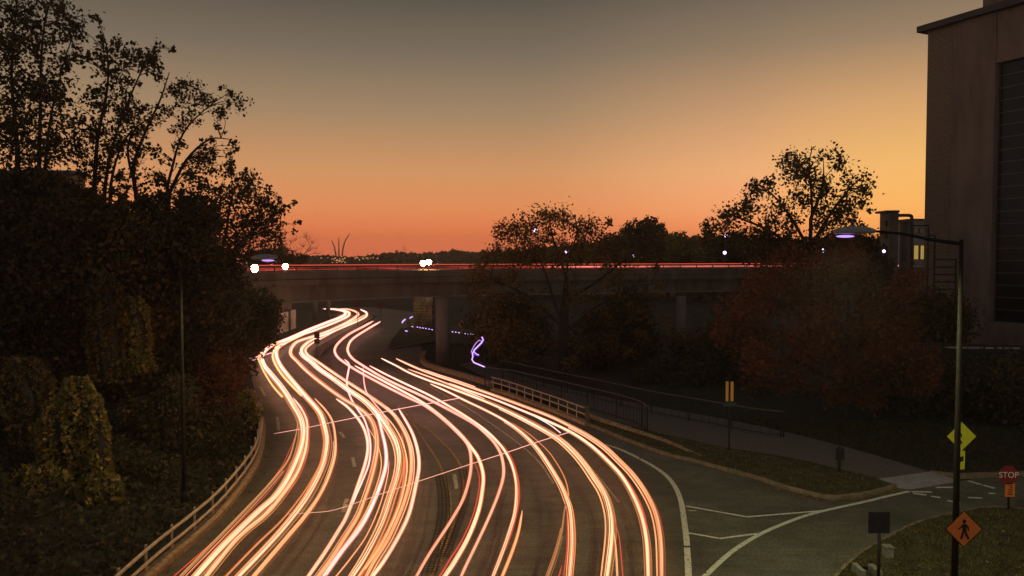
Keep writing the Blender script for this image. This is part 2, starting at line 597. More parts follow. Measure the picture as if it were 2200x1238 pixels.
MEDIAN_L = [(674, 768), (673, 758), (684, 748), (720, 727), (760, 703), (800, 680)]
MEDIAN_R = [(804, 682), (764, 707), (731, 729), (702, 749), (693, 757), (687, 768)]
raised('median_island', [at_z(x, y) for x, y in MEDIAN_L + MEDIAN_R], -0.05, 0.12, M['path'])
ISL = [(862, 708), (841, 735), (836, 750), (866, 746), (930, 737), (1100, 748), (1100, 715), (960, 700)]
raised('branch_island', [at_z(x, y) for x, y in ISL], -0.05, 0.10, M['grass'])

KP = [(-0.02, -0.04), (0.10, -0.04), (0.10, 0.13), (0.0, 0.13), (-0.02, 0.10)]
KM = [(-a, h) for a, h in KP]
structure(MB().sweep(gpath(KERB_RIGHT, 0), KP if False else KM).build('verge_kerb', M['kerb']))
structure(MB().sweep(near_k, KP).build('near_kerb', M['kerb']))
structure(MB().sweep(gpath(MEDIAN_L + MEDIAN_R, 0, 3), [(-0.09, -0.04), (0.09, -0.04), (0.09, 0.16), (-0.09, 0.16)]).build('median_kerb', M['kerb']))
structure(MB().sweep(gpath([(862, 706), (850, 720), (840, 733), (835, 748), (840, 751), (864, 747), (916, 738)], 0, 3), [(-0.12, -0.04), (0.12, -0.04), (0.12, 0.17), (-0.12, 0.17)]).build('branch_kerb', M['kerb']))
structure(MB().sweep(gpath([(1998, 1020), (2060, 1026), (2120, 1024), (2260, 1020)], 0, 3), [(-0.1, -0.04), (0.1, -0.04), (0.1, 0.14), (-0.1, 0.14)]).build('far_kerb', M['kerb']))
structure(MB().sweep(gpath(GUARD_BASE, 0), [(-0.28, -0.04), (0.0, -0.04), (0.02, 0.16), (-0.28, 0.20)]).build('guardrail_kerb', M['coping']))

# bank rising behind the near-side guardrail
gb = gpath(GUARD_BASE, 0, 3)
bank_v, bank_f = [], []
prof = [(0.3, 0.05), (1.2, 0.10), (2.6, 0.35), (5, 1.0), (9, 2.2), (16, 3.4), (40, 4.0)]
ext = [gb[0] + Vector((3.5, -9, 0))] + gb + [Vector(q) for q in ((-15.9, 47.5, 0), (-18.4, 53, 0), (-20.8, 58.6, 0), (-25, 63.5, 0), (-31, 68, 0), (-38, 76, 0))]
for i, p in enumerate(ext):
    t = ext[min(i + 1, len(ext) - 1)] - ext[max(i - 1, 0)]
    t.normalize()
    s = Vector((-1, 0.12 if p.y < 45 else 0.35, 0)).normalized()
    for k, (a, h) in enumerate(prof):
        hh = h * (0.85 + 0.3 * random.random()) if k > 1 else h
        bank_v.append(tuple(p + s * a + Vector((0, 0, hh - (0.08 if k == 0 else 0)))))
n = len(prof)
for i in range(len(ext) - 1):
    for k in range(n - 1):
        bank_f.append((i * n + k, i * n + k + 1, (i + 1) * n + k + 1, (i + 1) * n + k))
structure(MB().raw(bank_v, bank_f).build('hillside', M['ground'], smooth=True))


def bank_z(x, y):
    best = min(ext, key=lambda q: abs(q.y - y))
    a = best.x - x
    for (a0, h0), (a1, h1) in zip(prof, prof[1:]):
        if a <= a1:
            return max(0, h0 + (h1 - h0) * max(0, (a - a0)) / (a1 - a0))
    return 4.0


# ------------------------------------------------------------------ painted markings
def mark(name, runs, w, m, z=0.006, per=5):
    mb = MB()
    for r in runs:
        ribbon(mb, gpath(r, 0, per) if len(r) > 2 else [at_z(*r[0]), at_z(*r[1])], w, z)
    return structure(mb.build(name, m))


mark('edge_line', [[(1300, 955), (1335, 967), (1380, 989), (1420, 1013), (1446, 1039), (1462, 1074), (1470, 1120), (1475, 1160), (1476, 1173)],
                   [(1476, 1177), (1479, 1236), (1478, 1330)]], 0.17, M['white'])
mark('gore_line', [[(1470, 1330), (1490, 1262), (1515, 1238), (1560, 1196), (1600, 1167), (1650, 1140), (1720, 1112), (1770, 1098), (1860, 1078), (1905, 1067), (1953, 1056)]], 0.15, M['white'])
mark('chevron_line', [[(1474, 1088), (1603, 1111)], [(1603, 1111.5), (1768, 1098)], [(1480, 1146), (1545, 1157.5)], [(1545, 1158), (1645, 1145)]], 0.11, M['white'], 0.010)
mark('chevron_stub', [[(1480, 1098), (1496, 1098)]], 0.06, M['white'], 0.010)
mark('crosswalk_line', [[(1958, 1057.5), (2002, 1058)], [(1962, 1061), (1990, 1064.5)], [(2000, 1067), (2020, 1070)], [(2036, 1076), (2062, 1082)], [(2010, 1048), (2062, 1048)],
                        [(2080, 1034), (2108, 1042)], [(2112, 1043), (2137, 1050)], [(2080, 1070), (2110, 1071)], [(2098, 1092), (2129, 1093)], [(2124, 1061), (2138, 1061)]], 0.16, M['white'], 0.012)
mark('lane_dash', [[(730, 928), (740, 941)], [(757, 983), (762, 1003)], [(746, 1072), (737, 1100)], [(976, 1020), (981, 1051)], [(596, 896), (599, 926)], [(560, 832), (570, 851)]], 0.14, M['faded'])
mark('yellow_line', [[(855, 872), (880, 898), (910, 944), (940, 990), (957, 1030), (966, 1062), (966, 1106), (952, 1160), (940, 1200), (925, 1245)],
                     [(882, 900), (924, 926), (946, 946), (971, 972), (987, 997), (995, 1022), (995, 1062), (975, 1120), (955, 1180), (945, 1215)]], 0.09, M['yellow'])
mark('lane_line', [[(905, 820), (960, 852), (1010, 880), (1080, 928), (1120, 958), (1160, 995), (1190, 1040)],
                   [(1218, 950), (1250, 985), (1290, 1030), (1330, 1080)], [(1310, 1003), (1322, 1010)]], 0.08, M['faded'])


def ladder(name, px, w, rungs_every, rails):
    p = resample(gpath(px, 0, 8), rungs_every)
    mb = MB()
    for a, b in zip(p, p[1:]):
        t = (b - a).normalized()
        s = Vector((t.y, -t.x, 0)) * (w / 2) * random.uniform(0.85, 1.1)
        ribbon(mb, [a - s, a + s], rungs_every * random.uniform(0.2, 0.36), 0.009)
    for k in rails:
        q = []
        for i, a in enumerate(p):
            t = p[min(i + 1, len(p) - 1)] - p[max(i - 1, 0)]
            t.normalize()
            q.append(a + Vector((t.y, -t.x, 0)) * (w * k))
        ribbon(mb, q, 0.035, 0.013)
    return structure(mb.build(name, M['tar']))


ladder('tar_grid', [(946, 1022), (952, 1060), (953, 1100), (948, 1140), (936, 1180), (918, 1240)], 0.42, 0.17, (-0.45, -0.2, 0.1, 0.4))
ladder('tar_grid', [(993, 1008), (1000, 1040), (998, 1070), (990, 1100), (975, 1140), (962, 1175), (950, 1200)], 0.34, 0.17, (-0.4, 0, 0.4))

# ------------------------------------------------------------------ bridge
BR_PX = [(430, 661.5), (570, 654), (735, 645.5), (900, 639), (1100, 634.5), (1300, 631), (1480, 627.5), (1650, 624.5), (1850, 621), (2000, 618.5)]
near_edge = [at_z(x, y, 5.0) for x, y in catmull(BR_PX, 4)]
near_edge = [Vector((p.x, p.y, 0)) for p in near_edge]
bridge = empty('road_bridge', near_edge[len(near_edge) // 2], 'long concrete road bridge with metal railing crossing above the curving road', 'bridge')
# profile side offset: + is toward the camera side (travel direction runs left to right)
MB().sweep(near_edge, [(-0.35, 5.0), (-0.35, 6.15), (-13.5, 6.15), (-13.5, 5.0), (-12.8, 5.0), (-12.8, 5.9), (-1.0, 5.9), (-1.0, 5.0)]).build('girder', M['bridge'], bridge)
MB().sweep(near_edge, [(0.0, 6.15), (0.0, 6.55), (-0.25, 6.62), (-13.9, 6.62), (-13.9, 6.15)]).build('deck', M['bridge'], bridge)
MB().sweep(near_edge, [(-0.06, 6.60), (-0.06, 7.08), (-0.32, 7.08), (-0.32, 6.60)]).build('parapet', M['bridge'], bridge)
MB().sweep(near_edge, [(-13.6, 6.60), (-13.6, 7.0), (-13.85, 7.0), (-13.85, 6.60)]).build('parapet', M['bridge'], bridge)
MB().sweep(near_edge, [(-0.30, 4.97), (-0.30, 5.06), (-1.05, 5.06), (-1.05, 4.97)]).build('girder_flange', M['concrete'], bridge)
MB().tube([p + Vector((0.1, 0.15, 7.42)) for p in near_edge], 0.035, 6).build('top_rail', M['rail'], bridge)
post_me = None
pp = resample(near_edge, 1.75)
for q in pp[::1]:
    if post_me is None:
        o = MB().box(q + Vector((0.1, 0.15, 7.24)), (0.07, 0.07, 0.34)).build('railing_post', M['rail'], bridge)
        post_me, q0 = o, q
    else:
        o = post_me.copy(); C.objects.link(o); o.parent = bridge
        o.location = q - q0
# round pier with a pale lower drum, two more piers, all part of the bridge
def pier(px, py, r, drum=True):
    c = at_z(px, py)
    if drum:
        MB().tube([c + Vector((0, 0, -0.2)), c + Vector((0, 0, 4.99))], r, 20).build('pier', M['bridge'], bridge, True)
    return c


pier(952, 781, 0.55)
pier(1462, 770, 0.40)
pier(1760, 750, 0.5)
pier(677, 689, 0.3)
pier(705, 684, 0.3)
# stone-faced pier beyond the round one: separate blocks set in a dark core
sc0 = at_z(909, 724)
MB().box(sc0 + Vector((0, 0.55, 2.5)), (2.0, 0.9, 5.2)).build('stone_pier', M['dark'], bridge)
blk = None
for row in range(17):
    off = (row % 2) * 0.22
    x = -1.0 + off * 0.0
    while x < 0.95:
        w = random.uniform(0.34, 0.62)
        w = min(w, 1.0 - x)
        if w > 0.12:
            MB().box(sc0 + Vector((x + w / 2, 0.09 - random.uniform(0, 0.05), 0.16 + row * 0.29)), (w - 0.04, 0.16, 0.25 + random.uniform(-0.02, 0.01))).build('stone', M['stone'], bridge)
        x += w
# far abutment: headlight wash put into pale panel colour, darker wall above its cutoff
wb = [at_z(584, 724), at_z(592, 721), at_z(594, 720), at_z(620, 711), at_z(624, 709.5), at_z(636, 705)]
abut = empty('abutment_wall', at_z(610, 714), 'stained wall panels with headlight wash in their pale colour, between dark posts beneath the bridge', 'wall')
for k in (0, 2, 4):
    a, b = wb[k], wb[k + 1]
    d = (b - a); nrm_ = Vector((-d.y, d.x, 0)).normalized()
    MB().raw([a, b, b + nrm_ * 0.3, a + nrm_ * 0.3] + [p + Vector((0, 0, 2.15)) for p in (a, b, b + nrm_ * 0.3, a + nrm_ * 0.3)],
             [(0, 1, 2, 3), (4, 5, 6, 7), (0, 1, 5, 4), (1, 2, 6, 5), (2, 3, 7, 6), (3, 0, 4, 7)]).build('panel', M['headlit'], abut)
for k in (1, 3):
    c = (wb[k] + wb[k + 1]) / 2
    MB().box(c + Vector((-0.2, 0, 1.1)), (0.5, (wb[k + 1] - wb[k]).length * 0.96, 2.3)).build('post', M['dark'], abut)
d = wb[5] - wb[0]
MB().raw([wb[0] + Vector((-0.45, 0, 2.16)), wb[5] + Vector((-0.45, 0, 2.16)), wb[5] + Vector((-1.2, 0, 2.16)), wb[0] + Vector((-1.2, 0, 2.16))] +
         [wb[0] + Vector((-0.45, 0, 5)), wb[5] + Vector((-0.45, 0, 5)), wb[5] + Vector((-1.2, 0, 5)), wb[0] + Vector((-1.2, 0, 5))],
         [(0, 1, 2, 3), (4, 5, 6, 7), (0, 1, 5, 4), (1, 2, 6, 5), (2, 3, 7, 6), (3, 0, 4, 7)]).build('upper_wall', M['bridge'], abut)

# ------------------------------------------------------------------ tall building
def frame(origin, xdir):
    x = Vector(xdir).normalized(); z = Vector((0, 0, 1)); y = z.cross(x)
    return Matrix((x, y, z)).transposed()


BO = Vector((31.2, 60.0, 0))
BX = Vector((1.55, -3.3, 0)).normalized()
BM = frame(BO, BX)
tower = empty('tower_block', BO, 'tall brown brick block with dark gridded windows and overhanging flat roof', 'building', rot=BM)
brick_m = bpy.data.materials.new('ribbed_brick')
brick_m.use_nodes = True
t = brick_m.node_tree
bb = t.nodes['Principled BSDF']; bb.inputs['Roughness'].default_value = 0.85
tcn = t.nodes.new('ShaderNodeTexCoord'); sp = t.nodes.new('ShaderNodeSeparateXYZ'); cb = t.nodes.new('ShaderNodeCombineXYZ')
t.links.new(tcn.outputs['Object'], sp.inputs[0]); t.links.new(sp.outputs[0], cb.inputs[0]); t.links.new(sp.outputs[2], cb.inputs[1])
bt = t.nodes.new('ShaderNodeTexBrick')
bt.inputs['Scale'].default_value = 1.0
bt.inputs['Brick Width'].default_value, bt.inputs['Row Height'].default_value, bt.inputs['Mortar Size'].default_value = 0.33, 0.165, 0.022
bt.inputs['Color1'].default_value = (0.23, 0.17, 0.115, 1); bt.inputs['Color2'].default_value = (0.20, 0.145, 0.10, 1); bt.inputs['Mortar'].default_value = (0.09, 0.07, 0.05, 1)
t.links.new(cb.outputs[0], bt.inputs['Vector']); t.links.new(bt.outputs['Color'], bb.inputs['Base Color'])
bp = t.nodes.new('ShaderNodeBump'); bp.inputs['Strength'].default_value = 1.0; bp.inputs['Distance'].default_value = 0.04; bp.invert = True
t.links.new(bt.outputs['Fac'], bp.inputs['Height']); t.links.new(bp.outputs[0], bb.inputs['Normal'])


def lbox(root, name, m, x0, x1, y0, y1, z0, z1):
    mb = MB().box(((x0 + x1) / 2, (y0 + y1) / 2, (z0 + z1) / 2), (x1 - x0, y1 - y0, z1 - z0))
    me = bpy.data.meshes.new(name)
    me.from_pydata(mb.v, [], mb.f)
    bm = bmesh.new(); bm.from_mesh(me); bmesh.ops.recalc_face_normals(bm, faces=bm.faces); bm.to_mesh(me); bm.free()
    return link(name, me, m, root)


# local +y points away from the camera-facing side
ysgn = 1 if (BM @ Vector((0, 1, 0))).x > 0 else -1
def tb(name, m, x0, x1, d0, d1, z0, z1):
    a, b = sorted((d0 * ysgn, d1 * ysgn))
    return lbox(tower, name, m, x0, x1, a, b, z0, z1)


TOP = 25.0
tb('brick_wall', brick_m, 0, 2.13, 0, 12, 0, TOP)
tb('pilaster', M['smooth_wall'], 2.132, 5.3, -0.10, 12, 0, TOP - 0.002)
tb('window_backing', M['dark'], 5.302, 22, 0.5, 12, 0, TOP - 0.004)
tb('sill_wall', M['smooth_wall'], 5.302, 22, -0.02, 0.49, 0, 3.6)
tb('head_wall', M['smooth_wall'], 5.302, 22, -0.02, 0.49, 21.5, TOP - 0.006)
tb('roof', M['roof'], -0.55, 24, -0.55, 12.5, TOP, TOP + 0.45)
tb('upper_storey', M['smooth_wall'], 3.9, 24, 0.5, 12, TOP + 0.452, TOP + 8)
rows, colsn = 21, 8
zz = np.linspace(3.62, 21.48, rows + 1)
xx = np.linspace(5.4, 21.9, colsn + 1)
pane_me = trans_me = None
for i in range(rows):
    for j in range(colsn):
        if pane_me is None:
            p0 = tb('pane', M['glass'], xx[j] + 0.04, xx[j + 1] - 0.04, 0.36, 0.40, zz[i] + 0.03, zz[i + 1] - 0.03)
            pane_me = p0
            t0 = tb('transom', M['mullion'], xx[j] + 0.04, xx[j + 1] - 0.04, 0.30, 0.36, zz[i] - 0.018, zz[i] + 0.018)
            v0 = tb('mullion', M['roof'], xx[j] - 0.04, xx[j] + 0.04, 0.33, 0.42, zz[i] + 0.03, zz[i + 1] - 0.03)
        else:
            for src in (p0, t0, v0):
                o = src.copy(); C.objects.link(o); o.parent = tower
                o.location = (xx[j] - xx[0], 0, zz[i] - zz[0])

# dark retaining wall with a pale coping in front of the tower
rw0, rw1 = at_y(1930, 735, 46), at_y(2500, 733, 42)
rw0.z = rw1.z = 0
rwall = empty('retaining_wall', rw0, 'dark long retaining wall with thin pale coping below the tower block', 'wall')
MB().sweep([rw0, rw1], [(0, -0.1), (0, 3.1), (-0.5, 3.1), (-0.5, -0.1)]).build('wall', M['dark'], rwall)
MB().sweep([rw0 + BX * 3.2, rw1], [(0.06, 3.102), (0.06, 3.14), (-0.56, 3.14), (-0.56, 3.102)]).build('coping', M['pale_wall'], rwall)

# industrial plant beside the tower
def vbox(mb, x0, x1, y0, y1, Y, depth):
    a, b = at_y(x0, y1, Y), at_y(x1, y0, Y)
    mb.box(((a.x + b.x) / 2, Y + depth / 2, (a.z + b.z) / 2), (b.x - a.x, depth, b.z - a.z))
    return mb


silo = empty('plant_tower', at_z(1918, 556 + 8 * 1700 / 78), 'narrow grey plant tower with a capped top beside the tall block', 'industrial tower')
vbox(MB(), 1906, 1931, 456, 735, 78, 2.0).build('shaft', M['tank'], silo)
vbox(MB(), 1904, 1933, 452, 456.5, 77.8, 2.4).build('cap', M['roof'], silo)
MB().tube([at_y(x, y, 78.4) for x, y in catmull([(1931, 463), (1950, 463), (1956, 464), (1959, 470), (1959, 520), (1959, 600)], 4)], 0.16, 8).build('pipe', M['roof'], silo, True)
for i, y in enumerate((474, 500, 530)):
    vbox(MB(), 1902, 1906, y, y + 12, 78.3, 0.5).build('vent', M['roof'], silo)
tank = empty('storage_tank', at_z(1946, 556 + 8 * 1700 / 81), 'dark round storage tank under the bent pipe of the plant tower', 'tank')
tk = at_y(1946, 560, 80)
MB().tube([Vector((tk.x, 80, 0)), Vector((tk.x, 80, at_y(0, 480, 80).z))], 0.62, 16).build('body', M['tank'], tank, True)
MB().tube([Vector((tk.x, 80, at_y(0, 480, 80).z)), Vector((tk.x, 80, at_y(0, 476, 80).z))], [0.66, 0.3], 16).build('lid', M['roof'], tank, True)
shed = empty('plant_shed', at_z(1980, 556 + 8 * 1700 / 84), 'pale plant building with lit yellowish windows behind the storage tank', 'building')
vbox(MB(), 1958, 2040, 471, 730, 84, 5).build('wall', M['pale_wall'], shed)
lit_win = emit('lit_window', (214, 178, 92), 0.55)
for (x0, x1, y0, y1) in [(1963, 1974, 527, 558), (1977, 1987, 527, 558), (1963, 1972, 489, 502), (1976, 1987, 489, 502)]:
    f = vbox(MB(), x0, x1, y0, y1, 83.9, 0.08).build('window', M['roof'], shed)
    vbox(MB(), x0 + 0.8, x1 - 0.8, y0 + 0.8, y1 - 0.8, 83.86, 0.03).build('pane', lit_win if y0 > 510 else M['pale_wall'], f)
vbox(MB(), 1955, 2040, 470, 473, 83.8, 5.4).build('roof', M['roof'], shed)
rack = empty('pipe_rack', at_z(1998, 556 + 8 * 1700 / 66), 'open steel pipe rack of posts and crossbars at the foot of the tall block', 'pipe rack')
for x in (1994, 2008, 2054):
    vbox(MB(), x - 2.5, x + 2.5, 485 if x < 2000 else (505 if x < 2020 else 556), 730, 55, 0.2).build('post', M['dark'], rack)
for (x0, x1, y) in [(1960, 1994, 485), (1994, 2008, 506), (2008, 2056, 558), (2008, 2056, 574), (2008, 2056, 590), (2008, 2052, 606), (2008, 2052, 622)]:
    vbox(MB(), x0, x1, y - 1.5, y + 1.5, 55.05, 0.12).build('crossbar', M['dark'], rack)

# building half hidden behind the trees on the hillside
hb = empty('flat_roofed_building', at_z(90, 556 + 5 * 1700 / 62), 'dark flat roofed building behind the hillside trees with lit window', 'building')
vbox(MB(), -140, 150, 372, 800, 62, 2.2).build('wall', M['smooth_wall'], hb)
vbox(MB(), -145, 154, 366, 373, 61.7, 2.8).build('roof', M['roof'], hb)
warm = emit('warm_window', (250, 170, 80), 0.9)
for k, (x0, x1, y0, y1, m_) in enumerate([(108, 126, 410, 426, warm), (133, 143, 411, 422, warm), (20, 40, 410, 430, M['glass']), (60, 80, 410, 430, M['glass']), (-20, 0, 410, 430, M['glass'])]):
    f = vbox(MB(), x0, x1, y0, y1, 61.95, 0.1).build('window', M['roof'], hb)
    vbox(MB(), x0 + 1, x1 - 1, y0 + 1, y1 - 1, 61.9, 0.04).build('pane', m_, f)

# ------------------------------------------------------------------ far land: spires, mast, lights, woods
spires = empty('spire_monument', at_y(733, 556, 1000) - Vector((0, 0, 7)), 'monument of three tall curved tapering spires on the horizon', 'monument')
for px in ([(723, 560), (721, 545), (718, 530), (713, 517)], [(728, 560), (728, 540), (728, 512)], [(735, 560), (736, 540), (741, 520), (751, 502)]):
    q = [at_y(x, y, 1000) for x, y in catmull(px, 5)]
    MB().tube(q, list(np.linspace(1.3, 0.5, len(q))), 8).build('spire', M['monument'], spires, True)
red_lamp = emit('red_lamp', (255, 80, 60), 1.5)
mast = empty('radio_mast', at_y(868, 556, 1000) - Vector((0, 0, 7)), 'thin lattice radio mast with red lamps above the distant trees', 'mast')
for dx in (-2.5, 2.5):
    MB().tube([at_y(868 + dx, 562, 1000), at_y(868 + dx, 530, 1000)], 0.24, 5).build('leg', M['monument'], mast)
MB().tube([at_y(868, 530, 1000), at_y(868, 521, 1000)], 0.17, 5).build('antenna', M['monument'], mast)
for y in (530, 536, 542, 548):
    MB().box(at_y(868, y, 1000), (3.3, 0.3, 0.35)).build('brace', M['monument'], mast)
for x, y in ((867, 521.5), (865.5, 527.5), (870.5, 527.5)):
    MB().sphere(at_y(x, y, 997), 0.6).build('lamp', red_lamp, mast)
wt = empty('water_tower', at_y(851, 556, 1000) - Vector((0, 0, 7)), 'small dark water tower on a stem above the distant trees', 'water tower')
MB().tube([at_y(851, 562, 1000), at_y(851, 545, 1000)], 0.47, 8).build('stem', M['monument'], wt)
MB().sphere(at_y(851, 541, 1000), 1.33, 1, 1, 1.9).build('bowl', M['monument'], wt, True)

cl = MB()
for i in range(55):
    x = random.uniform(690, 812); y = random.gauss(554.5, 1.6)
    if random.random() < 0.3:
        x = random.gauss(726, 9); y = random.uniform(556, 565)
    Y = random.uniform(385, 402)
    cl.box(at_y(x, y, Y), (random.uniform(0.2, 0.6),) * 2 + (random.uniform(0.2, 0.5),))
stuff(cl.build('city_lights', emit('city_glow', (255, 176, 120), 0.8)))


def leaves_mesh(cent, size, rng, asp=0.75, flat=0.0):
    """one folded leaf (two triangles sharing an edge) per centre"""
    n = len(cent)
    a = rng.normal(size=(n, 3)); a[:, 2] *= (1 - flat); a /= np.linalg.norm(a, axis=1)[:, None]
    b = rng.normal(size=(n, 3)); b[:, 2] *= (1 - flat)
    b -= (a * b).sum(1)[:, None] * a
    b /= np.linalg.norm(b, axis=1)[:, None]
    c = np.cross(a, b)
    s = (size * rng.uniform(0.45, 1.5, n))[:, None]
    v = np.stack([cent - a * s * 0.55, cent + b * s * 0.5 * asp + c * s * 0.12, cent + a * s * 0.55, cent - b * s * 0.5 * asp + c * s * 0.12], 1).reshape(-1, 3)
    return v


def quads_obj(name, v, m, parent=None):
    n = len(v) // 4
    if parent is not None:
        bpy.context.view_layer.update()
        inv = np.array(parent.matrix_world.inverted())
        v = v @ inv[:3, :3].T + inv[:3, 3]
    me = bpy.data.meshes.new(name)
    me.vertices.add(n * 4); me.loops.add(n * 4); me.polygons.add(n)
    me.vertices.foreach_set('co', v.astype(np.float32).ravel())
    me.loops.foreach_set('vertex_index', np.arange(n * 4, dtype=np.int32))
    me.polygons.foreach_set('loop_start', np.arange(0, n * 4, 4, dtype=np.int32))
    me.polygons.foreach_set('loop_total', np.full(n, 4, dtype=np.int32))
    me.update(calc_edges=True)
    me.validate()
    return link(name, me, m, parent)


# distant woods reading as one mass
pts = []
def wood(x0, x1, ytop, Y, n, jag):
    rng = RNG
    xs = rng.uniform(x0, x1, n)
    prof_ = np.interp(xs, *zip(*ytop))
    bump = jag * (np.sin(xs * 0.21) + np.sin(xs * 0.53 + 1.3) + 0.6 * np.sin(xs * 1.3))
    for x, yt, b in zip(xs, prof_, bump):
        top = at_y(x, yt + b, Y)
        f = rng.random() ** 0.6
        pts.append((top.x + rng.normal() * 0.5, Y + rng.uniform(-12, 12), max(0.0, top.z * f) + rng.normal() * 0.3))


wood(640, 1080, [(640, 556), (690, 553), (760, 557), (815, 550), (860, 546), (920, 549), (975, 541), (1010, 546), (1080, 543)], 420, 9000, 1.0)
far_w = quads_obj('distant_woods', leaves_mesh(np.array(pts), np.full(len(pts), 2.6), RNG), M['leaf_mix'])
stuff(far_w)
pts = []
wood(1040, 1560, [(1040, 548), (1120, 540), (1280, 523), (1330, 515), (1400, 508), (1460, 512), (1500, 516), (1560, 512)], 170, 16000, 1.6)
wood(1480, 2000, [(1480, 520), (1560, 512), (1650, 520), (1800, 512), (1900, 520), (2000, 530)], 150, 14000, 1.6)
mid_w = quads_obj('background_woods', leaves_mesh(np.array(pts), np.full(len(pts), 0.9), RNG), M['leaf_mix'])
stuff(mid_w)


# ------------------------------------------------------------------ trees
LOWER = {'silhouette_tree': 16, 'autumn_tree': 14}


def make_tree(name, label, cat, Y, trunks, clumps, m, leaf=0.17, dens=300, spread=1.2, tr=0.16, group=None, base_z=None, hollow=False, twig=True, seed=None, bare=False, core=False, fill=1.7, jit=0.2):
    rng = np.random.default_rng(seed if seed is not None else int(abs(trunks[0][0][0]) * 7 + Y * 13) % 9999)
    tp = []
    for tpx in trunks:
        q = [at_y(x, y, Y) for x, y in catmull(tpx, 4)]
        dy = rng.uniform(-0.6, 0.6)
        q = [p + Vector((0, dy * i / len(q), 0)) for i, p in enumerate(q)]
        tp.append(q)
    b0 = tp[0][0]
    bz = base_z if base_z is not None else 0.0
    root = empty(name, (b0.x, b0.y, bz), label, cat, group)
    tm, bm_ = MB(), MB()
    for q in tp:
        r0 = tr * (1 if q is tp[0] else 0.75)
        full = [Vector((q[0].x, q[0].y, bz - 0.1))] + q if q[0].z > bz else q
        tm.tube(full, [r0 * 1.25] + list(np.linspace(r0, r0 * 0.16, len(full) - 1)), 8, cap=True)
    cents, sizes = [], []
    if name == 'tall_tree':          # smaller leafy sprays between the main tufts
        clumps = list(clumps) + [(x + rng.normal() * r_ * 0.9, y + rng.normal() * r_ * 0.9, r_ * rng.uniform(0.3, 0.6)) for x, y, r_ in clumps for _ in range(1)]
    for (cx, cy, cr) in clumps:
        cy += LOWER.get(name, 0) * max(0, min(1, (620 - cy) / 120))
        r = cr * Y / FPX
        c = at_y(cx, cy, Y) + Vector((0, rng.uniform(-1, 1) * spread, 0))
        # limb from the nearest suitable trunk point
        best, bd = None, 1e9
        for q in tp:
            for i, p in enumerate(q):
                if p.z < c.z - 0.25 * (Vector((p.x - c.x, p.y - c.y)).length):
                    dd = (p - c).length + 0.15 * i / len(q)
                    if dd < bd:
                        best, bd = p, dd
        if best is None:
            best = tp[0][len(tp[0]) // 2]
        mid = (best + c) / 2 + Vector((rng.normal() * 0.12, rng.normal() * 0.12, 0.10 * bd))
        limb = [Vector(p) for p in catmull([tuple(best), tuple(mid), tuple(c)], 4)]
        w = min(0.045, 0.012 + 0.010 * bd) * (tr / 0.16) ** 0.5
        bm_.tube(limb, list(np.linspace(w, 0.008, len(limb))), 5, cap=False)
        if twig:
            for k in range(7 if not bare else 14):
                s = limb[int(len(limb) * rng.uniform(0.45, 0.95))]
                dv = Vector(rng.normal(size=3)); dv.normalize(); dv.z = abs(dv.z) * 0.8 + (0.3 if bare else 0.0)
                e = s + dv * r * rng.uniform(0.6, 1.15)
                mdp = (s + e) / 2 + Vector(rng.normal(size=3)) * 0.06
                bm_.tube([s, mdp, e], [0.012, 0.008, 0.004], 4, cap=False)
        if bare:
            continue
        r *= 1.22 * (rng.uniform(0.6, 1.2) if jit > 0.3 else 1.0)
        nl = int(dens * fill * r * r * rng.uniform(0.8, 1.2)) + 6
        # small sub-clusters inside the clump give ragged edges and gaps
        ns = max(3, int(nl / 12))
        sub = rng.normal(size=(ns, 3)); sub /= np.linalg.norm(sub, axis=1)[:, None]
        rad = rng.random(ns) ** (0.18 if hollow else 0.42)
        sub = sub * (rad * r)[:, None]
        pick = rng.integers(0, ns, nl)
        pos = np.array(c) + sub[pick] + rng.normal(size=(nl, 3)) * r * jit
        ex = np.array([tuple(limb[int(len(limb) * k)]) for k in rng.uniform(0.35, 0.99, nl // 4)]).reshape(-1, 3)
        pos = np.concatenate([pos, ex + rng.normal(size=ex.shape) * r * 0.3])
        nl = len(pos)
        cents.append(pos)
        sizes.append(np.full(nl, leaf))
    tm.build('trunk', M['bark'], root, True)
    if bm_.v:
        stuff(bm_.build('branches', M['bark'], root))
    if cents:
        cc, ss = np.concatenate(cents), np.concatenate(sizes)
        quads_obj('crown', leaves_mesh(cc, ss, rng), m, root)
    return root


HILL = 'tall thin leaved trees on the hillside'
make_tree('tall_tree', 'tallest loose leaved tree at the frame edge, cut by its top', 'tree', 37,
          [[(40, 640), (38, 420), (34, 300), (22, 160), (30, 20)], [(82, 560), (84, 400), (88, 250), (92, 110), (105, 10)], [(98, 560), (97, 400), (110, 260), (145, 120)]],
          [(20, 30, 30), (60, 60, 35), (110, 18, 42), (150, 50, 35), (95, 100, 42), (50, 130, 35), (140, 110, 38), (20, 170, 35), (90, 170, 45), (135, 190, 35), (30, 240, 40), (90, 240, 45), (60, 300, 40), (130, 265, 30), (10, 300, 34), (100, 310, 38), (45, 190, 30), (15, 95, 30), (60, 10, 30), (150, 20, 22), (10, 220, 30), (150, 300, 28), (50, 345, 40), (120, 345, 40), (-40, 120, 60), (-50, 260, 60)],
          M['leaf_dark'], 0.17, 330, 1.5, 0.17, HILL, 1.5, fill=0.62, jit=0.21)
